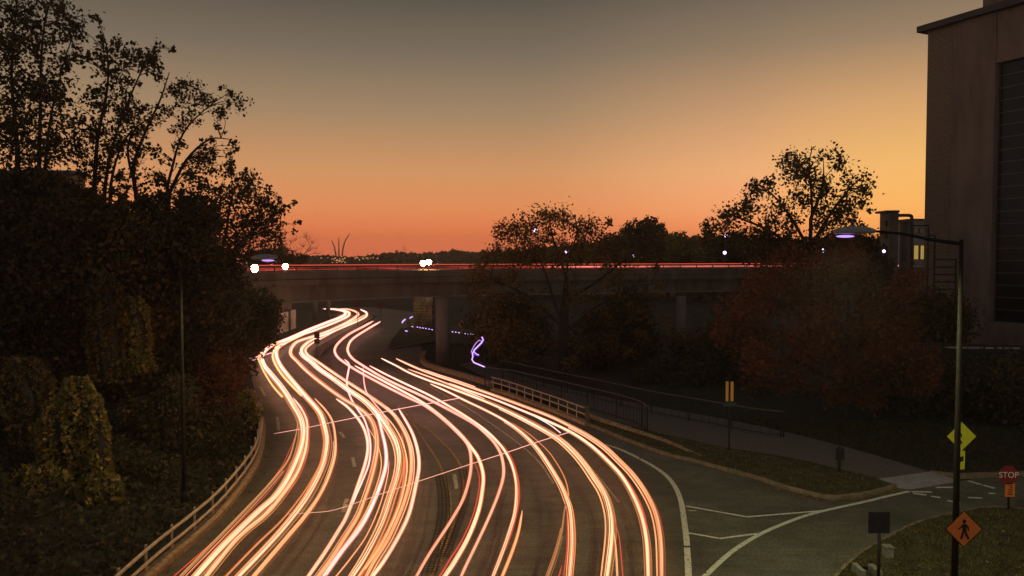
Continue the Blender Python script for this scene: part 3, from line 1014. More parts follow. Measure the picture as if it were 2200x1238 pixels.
make_tree('tall_tree', 'second tallest loose leaved hillside tree, twin topped, beside the tallest', 'tree', 39,
          [[(200, 640), (200, 430), (205, 300), (225, 180), (220, 90)], [(222, 560), (224, 400), (245, 290), (285, 180), (318, 110)], [(245, 560), (240, 420), (262, 330), (300, 270)]],
          [(200, 75, 20), (235, 82, 22), (215, 115, 32), (190, 130, 22), (272, 118, 28), (300, 120, 28), (325, 98, 20), (325, 145, 18), (258, 150, 30), (212, 190, 35), (242, 240, 35), (300, 190, 16), (200, 280, 30), (240, 300, 35), (300, 250, 26), (182, 320, 25), (290, 310, 22), (180, 220, 25), (270, 215, 25), (220, 345, 30), (170, 270, 22), (255, 335, 22), (180, 370, 26), (215, 385, 18), (250, 380, 16), (230, 415, 16), (265, 400, 14), (195, 405, 16), (285, 370, 14)],
          M['leaf_dark'], 0.17, 330, 1.3, 0.15, HILL, 1.5, fill=0.62, jit=0.21)
make_tree('tall_tree', 'wide airy hillside tree with bare limbs showing and dark leaf tufts', 'tree', 41,
          [[(300, 640), (296, 440), (290, 360), (320, 280), (350, 220), (372, 160)], [(300, 440), (288, 390), (276, 320), (300, 270), (380, 230)], [(355, 600), (358, 430), (372, 360), (395, 290), (440, 240), (490, 205)], [(362, 420), (400, 345), (450, 300), (500, 300)]],
          [(370, 190, 20), (392, 226, 24), (430, 196, 20), (460, 220, 18), (490, 212, 20), (502, 200, 12), (482, 240, 14), (340, 250, 22), (318, 280, 22), (430, 262, 12), (480, 270, 10), (500, 310, 13), (492, 335, 12), (380, 310, 14), (420, 332, 18), (345, 330, 18), (450, 300, 12), (372, 265, 12), (320, 350, 18), (440, 345, 16), (395, 360, 16), (335, 385, 20), (470, 325, 12), (300, 400, 14), (365, 395, 16), (410, 385, 14), (430, 400, 14), (330, 420, 14), (380, 425, 14), (315, 380, 12), (285, 425, 14)],
          M['leaf_dark'], 0.155, 320, 1.3, 0.14, HILL, 1.2, fill=0.85, jit=0.26)
make_tree('tall_tree', 'spreading hillside tree reaching lowest toward the bridge', 'tree', 45,
          [[(470, 640), (475, 560), (490, 500), (500, 440), (520, 390)], [(480, 560), (530, 510), (580, 470), (625, 440)]],
          [(460, 372, 24), (500, 402, 32), (530, 386, 16), (540, 422, 30), (575, 432, 22), (590, 417, 14), (560, 470, 30), (520, 470, 30), (470, 440, 36), (602, 452, 16), (580, 500, 24), (540, 512, 26), (622, 436, 8), (628, 480, 8), (490, 510, 32), (450, 410, 26), (610, 500, 14), (500, 360, 14), (430, 470, 30), (440, 540, 30), (505, 548, 20)],
          M['leaf_dark'], 0.17, 340, 1.5, 0.15, HILL, 1.0, fill=0.85, jit=0.26)
make_tree('bare_tree', 'leafless round topped tree of fine twigs above the bridge end', 'tree', 100,
          [[(640, 622), (642, 560), (645, 535)], [(642, 570), (655, 545), (668, 530)], [(640, 570), (630, 545), (622, 528)]],
          [(640, 515, 16), (655, 510, 18), (670, 522, 18), (625, 520, 14), (610, 530, 16), (680, 535, 14), (650, 530, 20), (635, 540, 18), (690, 545, 10), (665, 540, 16), (660, 505, 10)],
          M['leaf_rust'], 0.2, 100, 0.8, 0.12, None, 4.0, bare=True)
make_tree('bushy_tree', 'low dark bushy tree between the bare twiggy tree and the bridge end', 'tree', 98,
          [[(590, 622), (590, 560)]], [(560, 545, 18), (590, 540, 22), (615, 548, 18), (570, 570, 22), (610, 575, 20), (540, 560, 20), (640, 562, 16), (655, 556, 10)], M['leaf_mix'], 0.24, 200, 1.0, 0.12, None, 4.0)

DENSE = 'dark dense trees below the tall hillside trees'
dense = [
    ('broad dark hillside tree covering the foot of the tallest tree', 34, [(60, 900), (60, 560)], [(0, 450, 60), (60, 440, 60), (120, 460, 55), (20, 520, 70), (90, 530, 70), (150, 540, 60), (40, 610, 75), (120, 620, 70), (0, 680, 70), (80, 690, 70), (-60, 560, 90), (160, 480, 40), (-40, 720, 90), (10, 395, 20), (45, 385, 18), (85, 392, 20), (120, 400, 20), (150, 425, 18), (70, 370, 12), (175, 440, 14), (20, 370, 12)], 'leaf_dark'),
    ('dense olive hillside tree beneath the twin topped tall tree', 35, [(230, 900), (230, 560)], [(185, 490, 45), (240, 500, 40), (290, 510, 40), (200, 530, 60), (270, 540, 60), (220, 600, 65), (290, 610, 60), (240, 680, 65), (180, 640, 60), (300, 680, 55), (210, 740, 60), (280, 750, 55), (175, 455, 18), (205, 440, 16), (230, 452, 20), (262, 445, 16), (290, 462, 18), (310, 470, 16), (245, 425, 11), (195, 420, 10), (280, 430, 10)], 'leaf_mix'),
    ('rounded dark hillside tree beneath the airy wide tree', 37, [(370, 900), (370, 560)], [(340, 510, 40), (390, 485, 42), (430, 490, 36), (330, 540, 60), (400, 530, 60), (450, 540, 40), (350, 610, 60), (420, 610, 60), (380, 690, 65), (450, 680, 50), (330, 700, 55), (400, 760, 60), (345, 790, 60), (470, 610, 35), (325, 462, 16), (345, 448, 18), (375, 440, 18), (402, 448, 16), (425, 440, 18), (448, 458, 16), (360, 425, 11), (412, 420, 12), (462, 480, 16), (310, 480, 16), (335, 430, 9)], 'leaf_dark'),
    ('rust tinged bushy tree beside the bridge end', 43, [(500, 900), (500, 600)], [(470, 560, 35), (480, 585, 36), (515, 640, 32), (470, 640, 50), (530, 668, 36), (470, 690, 50), (520, 710, 45), (555, 700, 28), (570, 672, 22), (500, 760, 45), (460, 760, 45)], 'leaf_dark'),
]
for lab, Y, tk_, cl_, mm in dense:
    make_tree('dense_tree', lab, 'tree', Y, [tk_], cl_, M[mm], 0.18, 680, 1.6, 0.16, DENSE, 0.8, hollow=True)

# vine-draped columns: lumpy leaf curtains over a dark stem
VINE = 'vine draped trunks on the hillside'
def vine(label, cx, ytop, ybot, wpx, Y, m, n, lobes=1):
    rng = np.random.default_rng(int(cx * 3 + ytop))
    top, bot = at_y(cx, ytop, Y), at_y(cx, ybot, Y)
    H = top.z - bot.z
    w = wpx / 2 * Y / FPX
    root = empty('hanging_vine', (bot.x, bot.y, bot.z), label, 'vine', VINE)
    mb = MB()
    q = [bot + (top - bot) * k / 6 for k in range(7)]
    mb.tube(q, [w * 0.75, w * 0.85, w * 0.85, w * 0.85, w * 0.8, w * 0.7, w * 0.3], 10)
    mb.build('stem', M['dark'], root, True)
    t_ = rng.random(n); ph = rng.uniform(0, 2 * math.pi, n)
    prof_ = np.interp(t_, [0, 0.08, 0.3, 0.6, 0.85, 1.0], [1.2, 1.03, 1.0, 0.98, 0.86, 0.40])
    fold = 1 + 0.16 * np.sin(ph * 5 + 3 * t_) + 0.10 * np.sin(ph * 11 + 9 * t_) + 0.10 * np.sin(t_ * 17 + ph * 2)
    rr = w * prof_ * fold * (1 + rng.normal(size=n) * 0.06)
    pos = np.stack([bot.x + rr * np.cos(ph), bot.y + rr * np.sin(ph), bot.z + t_ * H + rng.normal(size=n) * 0.05], 1)
    quads_obj('leaves', leaves_mesh(pos, rng.uniform(0.09, 0.17, n), rng), M[m], root)


vine('tall olive green curtain of vines, brightest and widest on the slope', 172, 815, 1130, 96, 25, 'leaf_ivy', 7000)
vine('narrow olive vine curtain lower than the brightest one and touching its outer side', 122, 868, 1122, 62, 24.6, 'leaf_ivy', 3200)
vine('narrow ochre vine curtain touching the road side of the brightest one', 212, 872, 1140, 50, 24.7, 'leaf_ivy', 2800)
vine('low vine mound spilling at the foot of the brightest vine curtain', 215, 1020, 1150, 90, 24, 'leaf_ivy', 2600)
vine('shorter vine curtain at the frame edge beside the brightest one', 50, 770, 1010, 120, 27, 'leaf_mix', 6500)
vine('narrow vine curtain high above the brightest one', 232, 590, 820, 62, 31, 'leaf_mix', 4500)
vine('upper vine curtain beside the street lamp pole, thin and brownish', 290, 640, 800, 60, 32, 'leaf_ivy', 4000)
vine('small low vine mound at the bottom corner of the slope', 90, 1000, 1110, 110, 24, 'leaf_ivy', 3000)

SHRUB = 'shrubs beside the guardrail and under the trees'
def shrub(label, cx, cy, rx, ry, Y, m, leaf=0.12, dens=420, name='shrub', cat='shrub', grp=SHRUB, jit=0.28):
    rng = random.Random(int(cx * 11 + cy))
    cl_ = []
    for k in range(11):
        a = rng.uniform(0, 2 * math.pi); d = rng.random() ** 0.5
        cl_.append((cx + math.cos(a) * d * rx * 0.8, cy + math.sin(a) * d * ry * 0.75, min(rx, ry) * rng.uniform(0.3, 0.5)))
    make_tree(name, label, cat, Y, [[(cx, cy + ry), (cx, cy)], [(cx - rx * .3, cy + ry), (cx - rx * .4, cy - ry * .2)], [(cx + rx * .3, cy + ry), (cx + rx * .4, cy - ry * .2)]], cl_, M[m], leaf, dens, rx * Y / FPX * 0.6, 0.05, grp,
              max(0, at_y(cx, cy + ry, Y).z - 0.2), seed=int(cx + cy), jit=jit)


shrub('rust red shrub hanging over the road edge above the guardrail end', 494, 812, 46, 68, 38, 'leaf_rust')
shrub('larger rust brown shrub behind the one hanging over the road edge', 455, 830, 70, 75, 36.5, 'leaf_rust')
shrub('small green shrub at the very end of the guardrail', 530, 880, 30, 45, 35.5, 'leaf_ivy')
shrub('low green shrub behind the small one at the guardrail end', 470, 900, 60, 45, 34, 'leaf_mix')
shrub('dark shrub hugging the street lamp pole above the guardrail', 420, 960, 60, 45, 30, 'leaf_dark')
shrub('dark shrub beneath the rounded dark hillside tree', 340, 880, 75, 70, 31, 'leaf_dark')
shrub('wide black shrub low on the slope between vines and pole', 310, 1010, 80, 60, 27, 'leaf_dark')
shrub('yellowish bush beside the lit wall panels under the bridge', 556, 700, 18, 28, 66, 'leaf_mix', 0.16)
shrub('drooping leafy bush hanging before the bridge end', 540, 655, 30, 34, 50, 'leaf_dark', 0.16)

# trees right of the road
make_tree('autumn_tree', 'bare limbed autumn tree with sparse golden leaves before the bridge', 'tree', 54,
          [[(1205, 815), (1205, 740), (1206, 680), (1212, 620), (1222, 560), (1240, 500), (1235, 460)], [(1205, 690), (1185, 630), (1165, 570), (1130, 510), (1105, 480)], [(1212, 650), (1290, 600), (1340, 560), (1372, 545), (1400, 520)], [(1206, 720), (1280, 660), (1340, 630), (1400, 610)], [(1204, 700), (1140, 640), (1080, 610), (1030, 590)], [(1218, 600), (1190, 520), (1180, 470)]],
          [(1090, 490, 22), (1110, 475, 20), (1140, 470, 26), (1165, 455, 22), (1190, 455, 24), (1215, 465, 24), (1250, 475, 22), (1270, 485, 18), (1285, 500, 14), (1130, 505, 26), (1170, 500, 26), (1210, 505, 26), (1250, 515, 24), (1290, 525, 16), (1070, 520, 18), (1050, 545, 16), (1100, 540, 26), (1150, 545, 24), (1200, 550, 24), (1250, 555, 22), (1030, 590, 20), (1060, 600, 26), (1100, 590, 20), (1040, 630, 24), (1075, 640, 24), (1030, 570, 14), (1290, 560, 16), (1340, 555, 18), (1370, 540, 16), (1320, 600, 18), (1390, 600, 14), (1400, 560, 14), (1330, 640, 20), (1280, 640, 18), (1360, 660, 18), (1230, 640, 16), (1150, 660, 20), (1100, 690, 24), (1060, 690, 20), (1400, 640, 14), (1310, 690, 18), (1370, 710, 16), (1260, 690, 16), (1050, 670, 18), (1420, 690, 10), (1080, 740, 24), (1130, 730, 24), (1180, 740, 20), (1250, 735, 22), (1310, 740, 22), (1040, 720, 18), (1350, 750, 18), (1220, 770, 18), (1120, 775, 20), (1395, 735, 16), (1020, 605, 14), (1425, 610, 12), (1300, 470, 10), (1075, 478, 14), (1015, 640, 14)],
          M['leaf_gold'], 0.16, 190, 2.6, 0.15, None, 0.0, seed=5, fill=1.9, jit=0.33)
make_tree('silhouette_tree', 'tall open crowned tree standing dark against the bright glow', 'tree', 62,
          [[(1738, 760), (1738, 620), (1740, 520), (1745, 440), (1738, 360), (1745, 320)], [(1740, 540), (1700, 470), (1660, 420), (1620, 390)], [(1742, 530), (1790, 450), (1830, 400), (1860, 375)], [(1738, 560), (1660, 500), (1590, 470), (1540, 450)], [(1742, 470), (1770, 400), (1775, 340)]],
          [(1700, 325, 18), (1725, 345, 26), (1760, 325, 22), (1780, 345, 20), (1750, 375, 26), (1700, 360, 24), (1670, 375, 22), (1650, 390, 24), (1790, 385, 20), (1830, 375, 22), (1850, 390, 20), (1880, 392, 16), (1870, 420, 18), (1840, 420, 24), (1890, 430, 8), (1610, 390, 22), (1595, 415, 26), (1620, 430, 24), (1590, 440, 18), (1660, 430, 26), (1700, 410, 24), (1740, 420, 24), (1780, 430, 22), (1810, 450, 22), (1860, 450, 16), (1690, 455, 26), (1740, 465, 26), (1640, 465, 26), (1560, 450, 16), (1545, 445, 20), (1530, 465, 18), (1515, 475, 14), (1545, 490, 24), (1580, 490, 24), (1620, 500, 24), (1670, 500, 24), (1720, 505, 22), (1780, 480, 20), (1820, 490, 20), (1850, 480, 14), (1880, 470, 10), (1515, 500, 12), (1770, 520, 24), (1700, 540, 30), (1640, 540, 30), (1580, 525, 24), (1890, 480, 8), (1830, 530, 24)],
          M['leaf_mix'], 0.24, 150, 2.4, 0.2, None, 0.0, seed=6, fill=1.15, jit=0.34)
make_tree('red_tree', 'broad tree of deep red autumn leaves beside the footpath', 'tree', 40,
          [[(1815, 905), (1815, 820), (1818, 740), (1820, 660), (1815, 600)], [(1816, 800), (1760, 720), (1700, 660), (1650, 630)], [(1817, 780), (1880, 710), (1930, 670), (1960, 660)], [(1816, 830), (1900, 780), (1960, 760)], [(1815, 830), (1720, 780), (1650, 740)]],
          [(1640, 600, 36), (1700, 580, 38), (1760, 570, 40), (1820, 565, 40), (1870, 580, 36), (1920, 610, 34), (1600, 640, 34), (1660, 650, 42), (1730, 640, 46), (1800, 640, 46), (1870, 650, 44), (1930, 670, 40), (1960, 710, 34), (1590, 690, 36), (1640, 720, 42), (1710, 710, 44), (1780, 710, 44), (1850, 720, 46), (1920, 740, 44), (1970, 770, 30), (1600, 760, 34), (1660, 780, 36), (1730, 780, 40), (1800, 780, 40), (1870, 790, 44), (1940, 800, 36), (1700, 830, 28), (1780, 840, 28), (1860, 845, 30), (1920, 850, 26), (1560, 720, 24), (1985, 830, 18), (1640, 830, 24)],
          M['leaf_red'], 0.14, 330, 2.0, 0.17, None, 0.05, seed=8)

BACK = 'background trees beyond the bridge'
make_tree('background_tree', 'round topped green tree rising highest beyond the bridge', 'tree', 105, [[(1385, 620), (1385, 540), (1388, 500)]],
          [(1350, 495, 14), (1375, 487, 16), (1400, 484, 16), (1415, 495, 12), (1360, 510, 20), (1395, 508, 20), (1340, 520, 18), (1375, 535, 24), (1410, 530, 18), (1350, 550, 22), (1395, 555, 22)], M['leaf_mix'], 0.3, 190, 1.5, 0.2, BACK)
make_tree('background_tree', 'rust tinged tree beyond the bridge beside the highest green one', 'tree', 110, [[(1315, 620), (1315, 540)]],
          [(1300, 525, 14), (1320, 518, 16), (1335, 530, 14), (1310, 545, 20), (1330, 555, 20), (1290, 545, 14), (1285, 560, 14)], M['leaf_gold'], 0.3, 190, 1.5, 0.2, BACK)
make_tree('background_tree', 'yellow green tree beyond the bridge next to the tall silhouetted tree', 'tree', 115, [[(1455, 620), (1455, 540)]],
          [(1430, 510, 12), (1445, 518, 14), (1465, 512, 12), (1440, 535, 20), (1470, 540, 20), (1455, 560, 20), (1490, 520, 12), (1490, 550, 18)], M['leaf_ivy'], 0.3, 170, 1.5, 0.2, BACK)
make_tree('background_tree', 'dark bushy tree under the tall silhouetted tree beyond the bridge', 'tree', 95, [[(1600, 640), (1600, 550)]],
          [(1550, 530, 18), (1575, 522, 20), (1605, 520, 20), (1640, 525, 20), (1560, 550, 22), (1600, 550, 25), (1640, 552, 24), (1680, 545, 20), (1720, 540, 20), (1760, 535, 20), (1700, 560, 20), (1750, 560, 20)], M['leaf_dark'], 0.28, 260, 1.5, 0.2, BACK)
make_tree('background_tree', 'dark bushy tree before the plant tower and storage tank', 'tree', 72, [[(1850, 700), (1850, 560)]],
          [(1800, 520, 20), (1830, 515, 20), (1860, 525, 20), (1885, 540, 18), (1820, 550, 25), (1860, 560, 25), (1890, 575, 22), (1840, 590, 25), (1880, 610, 25), (1910, 620, 25), (1800, 590, 25)], M['leaf_dark'], 0.22, 300, 1.5, 0.2, BACK)

THICK = 'black undergrowth thickets behind the path railings'
for lab, cx, cy, rx, ry, Y in [
    ('black thicket behind the golden autumn tree trunk', 1110, 720, 90, 75, 60), ('black thicket under the bridge beside the thin pier', 1330, 720, 110, 90, 60),
    ('black thicket left of the red tree, nearest the thin pier', 1540, 750, 90, 90, 52), ('low black bushes behind the long path railing', 1450, 810, 110, 50, 52),
    ('black thicket under the red tree crown', 1720, 850, 120, 60, 46), ('black bushes between red tree and retaining wall', 1960, 860, 110, 90, 42),
    ('black bushes below the pipe rack', 1990, 690, 80, 90, 52), ('black bushes at the foot of the retaining wall', 2120, 880, 120, 90, 40),
    ('low black bushes behind the yellow pedestrian sign', 2080, 960, 130, 45, 37)]:
    shrub(lab, cx, cy, rx, ry, Y, 'leaf_dark', 0.2, 520, 'thicket', 'thicket', THICK, 0.34)

# ------------------------------------------------------------------ railings and guardrails
def along(o0, first, q):
    o = o0.copy(); C.objects.link(o); o.parent = o0.parent
    o.location = o0.location + (q - first)
    return o


gl = resample(gpath(GUARD_BASE[:-2], 0, 6), 0.25)
gl = [p + Vector((-0.14, 0, 0.17)) for p in gl]
guard = empty('guardrail', gl[0], 'two tube metal guardrail on a kerb along the dark slope', 'guardrail')
for h in (0.26, 0.60):
    MB().tube([p + Vector((0, 0, h)) for p in gl], 0.045, 8).build('rail', M['steel'], guard, True)
fp = None
for p in gl[4::6]:
    if fp is None:
        o0 = MB().box(p + Vector((-0.09, 0, 0.33)), (0.05, 0.05, 0.68)).build('post', M['steel'], guard); fp = p
    else:
        along(o0, fp, p)

gr = resample(gpath(RAIL_RIGHT, 0, 8), 0.2)
guard2 = empty('guardrail', gr[0], 'short bright two bar guardrail in front of the path railing', 'guardrail')
structure(MB().sweep(gr, [(-0.0, -0.04), (0.0, 0.16), (-0.3, 0.18), (-0.3, -0.04)][::1]).build('rail_kerb', M['coping']))
gr = [p + Vector((0.05, 0.14, 0.16)) for p in gr]
for h in (0.36, 0.66):
    MB().tube([p + Vector((0, 0, h)) for p in gr], 0.04, 8).build('rail', M['steel'], guard2, True)
fp = None
for p in gr[1::5]:
    if fp is None:
        o0 = MB().box(p + Vector((0.0, 0.07, 0.33)), (0.045, 0.045, 0.66)).build('post', M['steel'], guard2); fp = p
    else:
        along(o0, fp, p)
MB().box(gr[-1] + Vector((0.15, 0.0, 0.36)), (0.16, 0.3, 0.75)).build('end_post', M['rail'], guard2)

lw = gpath(WALL_RIGHT, 0, 5)
w1 = empty('low_wall', lw[0], 'low curved stone kerb wall beside the round bridge pier', 'low wall')
seg = resample(lw, 0.62)
for a, b in zip(seg, seg[1:]):
    d = (b - a).normalized()
    MB().sweep([a + d * 0.012, b - d * 0.012], [(0.0, -0.04), (0.02, 0.30 + random.uniform(-0.015, 0.015)), (-0.32, 0.30), (-0.32, -0.04)]).build('stone', M['coping'], w1)
WL2 = [(1254, 899), (1320, 921), (1400, 946), (1445, 962), (1491, 982), (1530, 997)]
lw2 = resample(gpath(WL2, 0.0, 6), 0.75)
w2 = empty('low_wall', lw2[0], 'low broken stone wall continuing from the bright guardrail along the verge', 'low wall')
for i, (a, b) in enumerate(zip(lw2, lw2[1:])):
    d = (b - a).normalized()
    h = max(0.04, 0.27 * (1 - i / len(lw2)) ** 0.7) + random.uniform(-0.015, 0.015)
    MB().sweep([a + d * 0.02, b - d * 0.02], [(0.0, 0.0), (random.uniform(-0.02, 0.02), h), (-0.2, h + 0.02), (-0.2, 0.0)]).build('stone', M['coping'], w2)


def railing(label, px, zt, step, grp):
    q = [at_z(x, y, zt) for x, y in catmull(px, 6)]
    base = [Vector((p.x, p.y, 0.1)) for p in q]
    root = empty('path_railing', base[0], label, 'railing', grp)
    MB().tube(q, 0.032, 7).build('top_rail', M['rail'], root, True)
    MB().tube([p + Vector((0, 0, 0.12)) for p in base], 0.022, 6).build('bottom_rail', M['dark'], root, True)
    bl = resample(base, step)
    o0 = MB().tube([bl[0], bl[0] + Vector((0, 0, zt - 0.11))], 0.011, 5).build('baluster', M['dark'], root)
    for p in bl[1:]:
        along(o0, bl[0], p)
    p0 = MB().box(base[0] + Vector((0, 0, zt / 2 - 0.06)), (0.06, 0.06, zt - 0.1)).build('post', M['dark'], root)
    for p in resample(base, 2.4)[1:] + [base[-1]]:
        along(p0, base[0], p)


RG = 'path railings'
railing('nearer black path railing ending in a downward curve', [(1042, 789), (1098, 796), (1140, 805), (1200, 818), (1260, 832), (1320, 846), (1360, 857), (1380, 865), (1391, 873)], 1.3, 0.30, RG)
railing('farther long black path railing running behind the footpath', [(1080, 775), (1200, 800), (1300, 820), (1400, 841), (1500, 858), (1560, 868), (1620, 878), (1684, 885)], 1.25, 0.45, RG)

# ------------------------------------------------------------------ street lamps with light
violet = emit('lamp_strip', (190, 145, 255), 1.5)
LAMPS = 'street lamps over the road'
def street_lamp(label, px, Y, ytop, arm_px, head_px, slit_px, power, base_z=0.0, rr=0.075, cone=160, tint=(0.96, 0.95, 0.46)):
    top = at_y(px, ytop, Y)
    base = Vector((top.x, Y, base_z))
    root = empty('street_lamp', base, label, 'street lamp', LAMPS)
    MB().tube([base, base + (top - base) * 0.5, top], [rr * 1.35, rr * 1.1, rr * 0.75], 12).build('pole', M['pole'], root, True)
    MB().tube([base, base + Vector((0, 0, 0.35))], [rr * 2.2, rr * 1.8], 12).build('base', M['pole'], root, True)
    a = [at_y(x, y, Y) for x, y in catmull(arm_px, 4)]
    MB().tube(a, list(np.linspace(rr * 0.8, rr * 0.45, len(a))), 8).build('arm', M['pole'], root, True)
    h = [at_y(x, y, Y) for x, y in head_px]
    c, Lh = (h[0] + h[1]) / 2, (h[1] - h[0]).length / 2
    ang = math.atan2(h[1].z - h[0].z, h[1].x - h[0].x)
    mb = MB().sphere((0, 0, 0), 1, Lh, 0.17, 0.115, 16, 8)
    rot = Matrix.Rotation(-ang, 4, 'Y')
    mb.v = [tuple(c + rot @ Vector((v[0], v[1], v[2] if v[2] > -0.02 else -0.02 + 0.3 * v[2]))) for v in mb.v]
    head = mb.build('lamp_head', M['lamp'], root, True)
    s = [at_y(x, y, Y) for x, y in slit_px]
    sc_, sl = (s[0] + s[1]) / 2, (s[1] - s[0]).length
    lens = MB().sphere(sc_ + Vector((0, 0, 0.0)), 1, sl / 2, 0.10, 0.028, 14, 6).build('lens', violet, head, True)
    ld = bpy.data.lights.new('street_light', 'SPOT')
    ld.energy, ld.color, ld.spot_size, ld.spot_blend, ld.shadow_soft_size = power, tint, R(cone), 0.5, 0.15
    lo = bpy.data.objects.new('street_light', ld)
    C.objects.link(lo)
    lo.location = sc_ + Vector((0, 0, -0.14))
    return root


street_lamp('street lamp on the slope with a long thin arm toward the bridge', 388, 24.8, 572, [(388, 575), (420, 571), (480, 564), (545, 556)], [(538, 555), (598, 553)], [(562, 561), (590, 559)], 850, 0.3, 0.05, 165, (1.0, 0.72, 0.34))
street_lamp('tall street lamp carrying the orange diamond sign, lamp glowing violet', 2066, 17.0, 515, [(2064, 524), (2000, 515), (1940, 503), (1880, 497)], [(1788, 498), (1884, 497)], [(1796, 508), (1836, 508)], 1050, 0.1, 0.055)

GLOBES = 'small glowing lamps at and beyond the bridge'
pink_lamp = emit('bright_lamp', (255, 214, 150), 130.0)
viol_lamp = emit('violet_lamp', (226, 200, 255), 5.0)
for lab, x, y, rpx, Y, big in [
    ('brightest white lamp at the bridge railing nearest the trees', 547, 577, 8.5, 56, 1), ('second white lamp at the bridge railing above the lit wall panels', 613, 573, 6.5, 60, 1),
    ('white lamp of the close pair over the bridge, nearer the spires', 909, 566, 6, 76, 1), ('white lamp of the close pair over the bridge, nearer the golden tree', 921, 564, 6, 76, 1),
    ('violet lamp shining through the spreading hillside tree', 491, 540, 5, 70, 0), ('tiny violet lamp behind the hillside trees', 441, 574, 3, 70, 0),
    ('large violet lamp in the top of the golden autumn tree', 1150, 494, 6, 85, 0), ('violet lamp amid the golden autumn tree branches', 1217, 541, 4.5, 85, 0),
    ('tiny white lamp under the round topped green tree', 1361, 550, 3, 92, 0), ('upper violet lamp beside the tall silhouetted tree', 1559, 506, 4.5, 90, 0),
    ('lower violet lamp beside the tall silhouetted tree', 1557, 543, 4.5, 90, 0), ('bright lamp below the glowing street lamp head', 1770, 539, 6, 70, 0), ('violet lamp before the plant tower', 1899, 540, 4, 70, 0)]:
    c = at_y(x, y, Y)
    on_deck = 6.6 if (550 < x < 2000 and Y < 80 and big) or x == 547 else 0.0
    root = empty('lamp_post', (c.x, Y, on_deck), lab, 'lamp', GLOBES)
    r = rpx * (0.95 if big else 0.8) * Y / FPX
    MB().tube([Vector((c.x, Y + r * 0.4, on_deck)), Vector((c.x, Y + r * 0.4, c.z))], 0.05, 6).build('pole', M['dark'], root, True)
    MB().sphere(c, r, 1, 0.8, 1, 14, 8).build('lamp', pink_lamp if big else viol_lamp, root, True)
for lab, x, y, r, m_ in [('dim orange lamp glowing through the red tree leaves', 1633, 785, 0.10, 'reflector'), ('small red lamp in the dark beside the purple light trail', 1028, 701, 0.16, 'sign_red')]:
    c = at_y(x, y, 50 if x > 1500 else 75)
    root = empty('marker_lamp', (c.x, c.y, 0), lab, 'lamp')
    MB().tube([Vector((c.x, c.y + r, 0)), Vector((c.x, c.y + r, c.z))], 0.03, 6).build('pole', M['dark'], root)
    MB().sphere(c, r, 1.2, 1, 0.9).build('lamp', emit('ember_lamp', (235, 110, 50), 0.7), root, True)

# ------------------------------------------------------------------ signs
def poly_plate(mb, c, pts, th, sx=1.0):
    """flat plate in the XZ plane facing -Y"""
    n = len(pts)
    v = [c + Vector((x, 0, z)) for x, z in pts] + [c + Vector((x, th, z)) for x, z in pts]
    mb.raw(v, [tuple(range(n)), tuple(range(n, 2 * n))[::-1]] + [(i, (i + 1) % n, n + (i + 1) % n, n + i) for i in range(n)])
    return mb


def diamond(h):
    return [(0, h), (h, 0), (0, -h), (-h, 0)]


def walker(mb, c, s, flip=1):
    ell = [(0.00 + 0.085 * math.cos(a), 0.36 + 0.10 * math.sin(a)) for a in np.linspace(0, 2 * math.pi, 14)[:-1]]
    parts = [ell,
             [(-0.10, 0.24), (0.08, 0.25), (0.11, 0.05), (0.08, -0.06), (-0.07, -0.06), (-0.09, 0.08)],
             [(-0.09, 0.235), (-0.07, 0.12), (-0.24, -0.02), (-0.29, 0.02), (-0.15, 0.13)],
             [(0.08, 0.245), (0.20, 0.12), (0.23, -0.06), (0.17, -0.07), (0.14, 0.08), (0.09, 0.12)],
             [(-0.07, -0.05), (0.03, -0.05), (-0.03, -0.25), (-0.10, -0.46), (-0.19, -0.46), (-0.13, -0.25)],
             [(0.0, -0.05), (0.085, -0.05), (0.15, -0.25), (0.25, -0.43), (0.17, -0.48), (0.06, -0.28)]]
    for k, p in enumerate(parts):
        poly_plate(mb, c + Vector((0, -0.002 * k, 0)), [(x * s * flip, z * s) for x, z in p], 0.003)
    return mb


def text_mesh(name, body, c, size, m, parent):
    cu = bpy.data.curves.new(name, 'FONT')
    cu.body = body; cu.size = size; cu.align_x = 'CENTER'; cu.align_y = 'CENTER'; cu.extrude = 0.002
    to = bpy.data.objects.new(name, cu); C.objects.link(to)
    bpy.context.view_layer.update()
    me = bpy.data.meshes.new_from_object(to.evaluated_get(bpy.context.evaluated_depsgraph_get()))
    bpy.data.objects.remove(to)
    o = link(name, me, m, parent)
    o.location = c - parent.location
    o.rotation_euler = (R(90), 0, 0)
    return o


# yellow pedestrian sign on its own post beyond the lamp pole
c = at_y(2066, 938, 29.5)
h = 31.5 * 29.5 / FPX
ped = empty('pedestrian_sign', (c.x, 29.5, 0), 'fluorescent yellow diamond pedestrian sign with arrow plate behind the lamp pole', 'road sign')
MB().tube([Vector((c.x, 29.55, 0)), Vector((c.x, 29.55, c.z + h * 0.8))], 0.03, 8).build('post', M['pole'], ped, True)
poly_plate(MB(), c, diamond(h), 0.012).build('sign_plate', M['sign_yellow'], ped)
walker(MB(), c + Vector((-0.13, -0.006, 0.02)), h * 1.15).build('walking_figure', M['sign_black'], ped)
ca = at_y(2064, 989, 29.5)
poly_plate(MB(), ca, [(-0.16, -0.36), (0.16, -0.36), (0.16, 0.36), (-0.16, 0.36)], 0.012).build('arrow_plate', M['sign_yellow'], ped)
poly_plate(MB(), ca + Vector((0, -0.005, 0)), [(-0.10, 0.10), (0.10, 0.16), (0.10, -0.02), (-0.02, -0.08), (-0.02, -0.14), (-0.14, -0.04)], 0.004).build('arrow', M['sign_black'], ped)

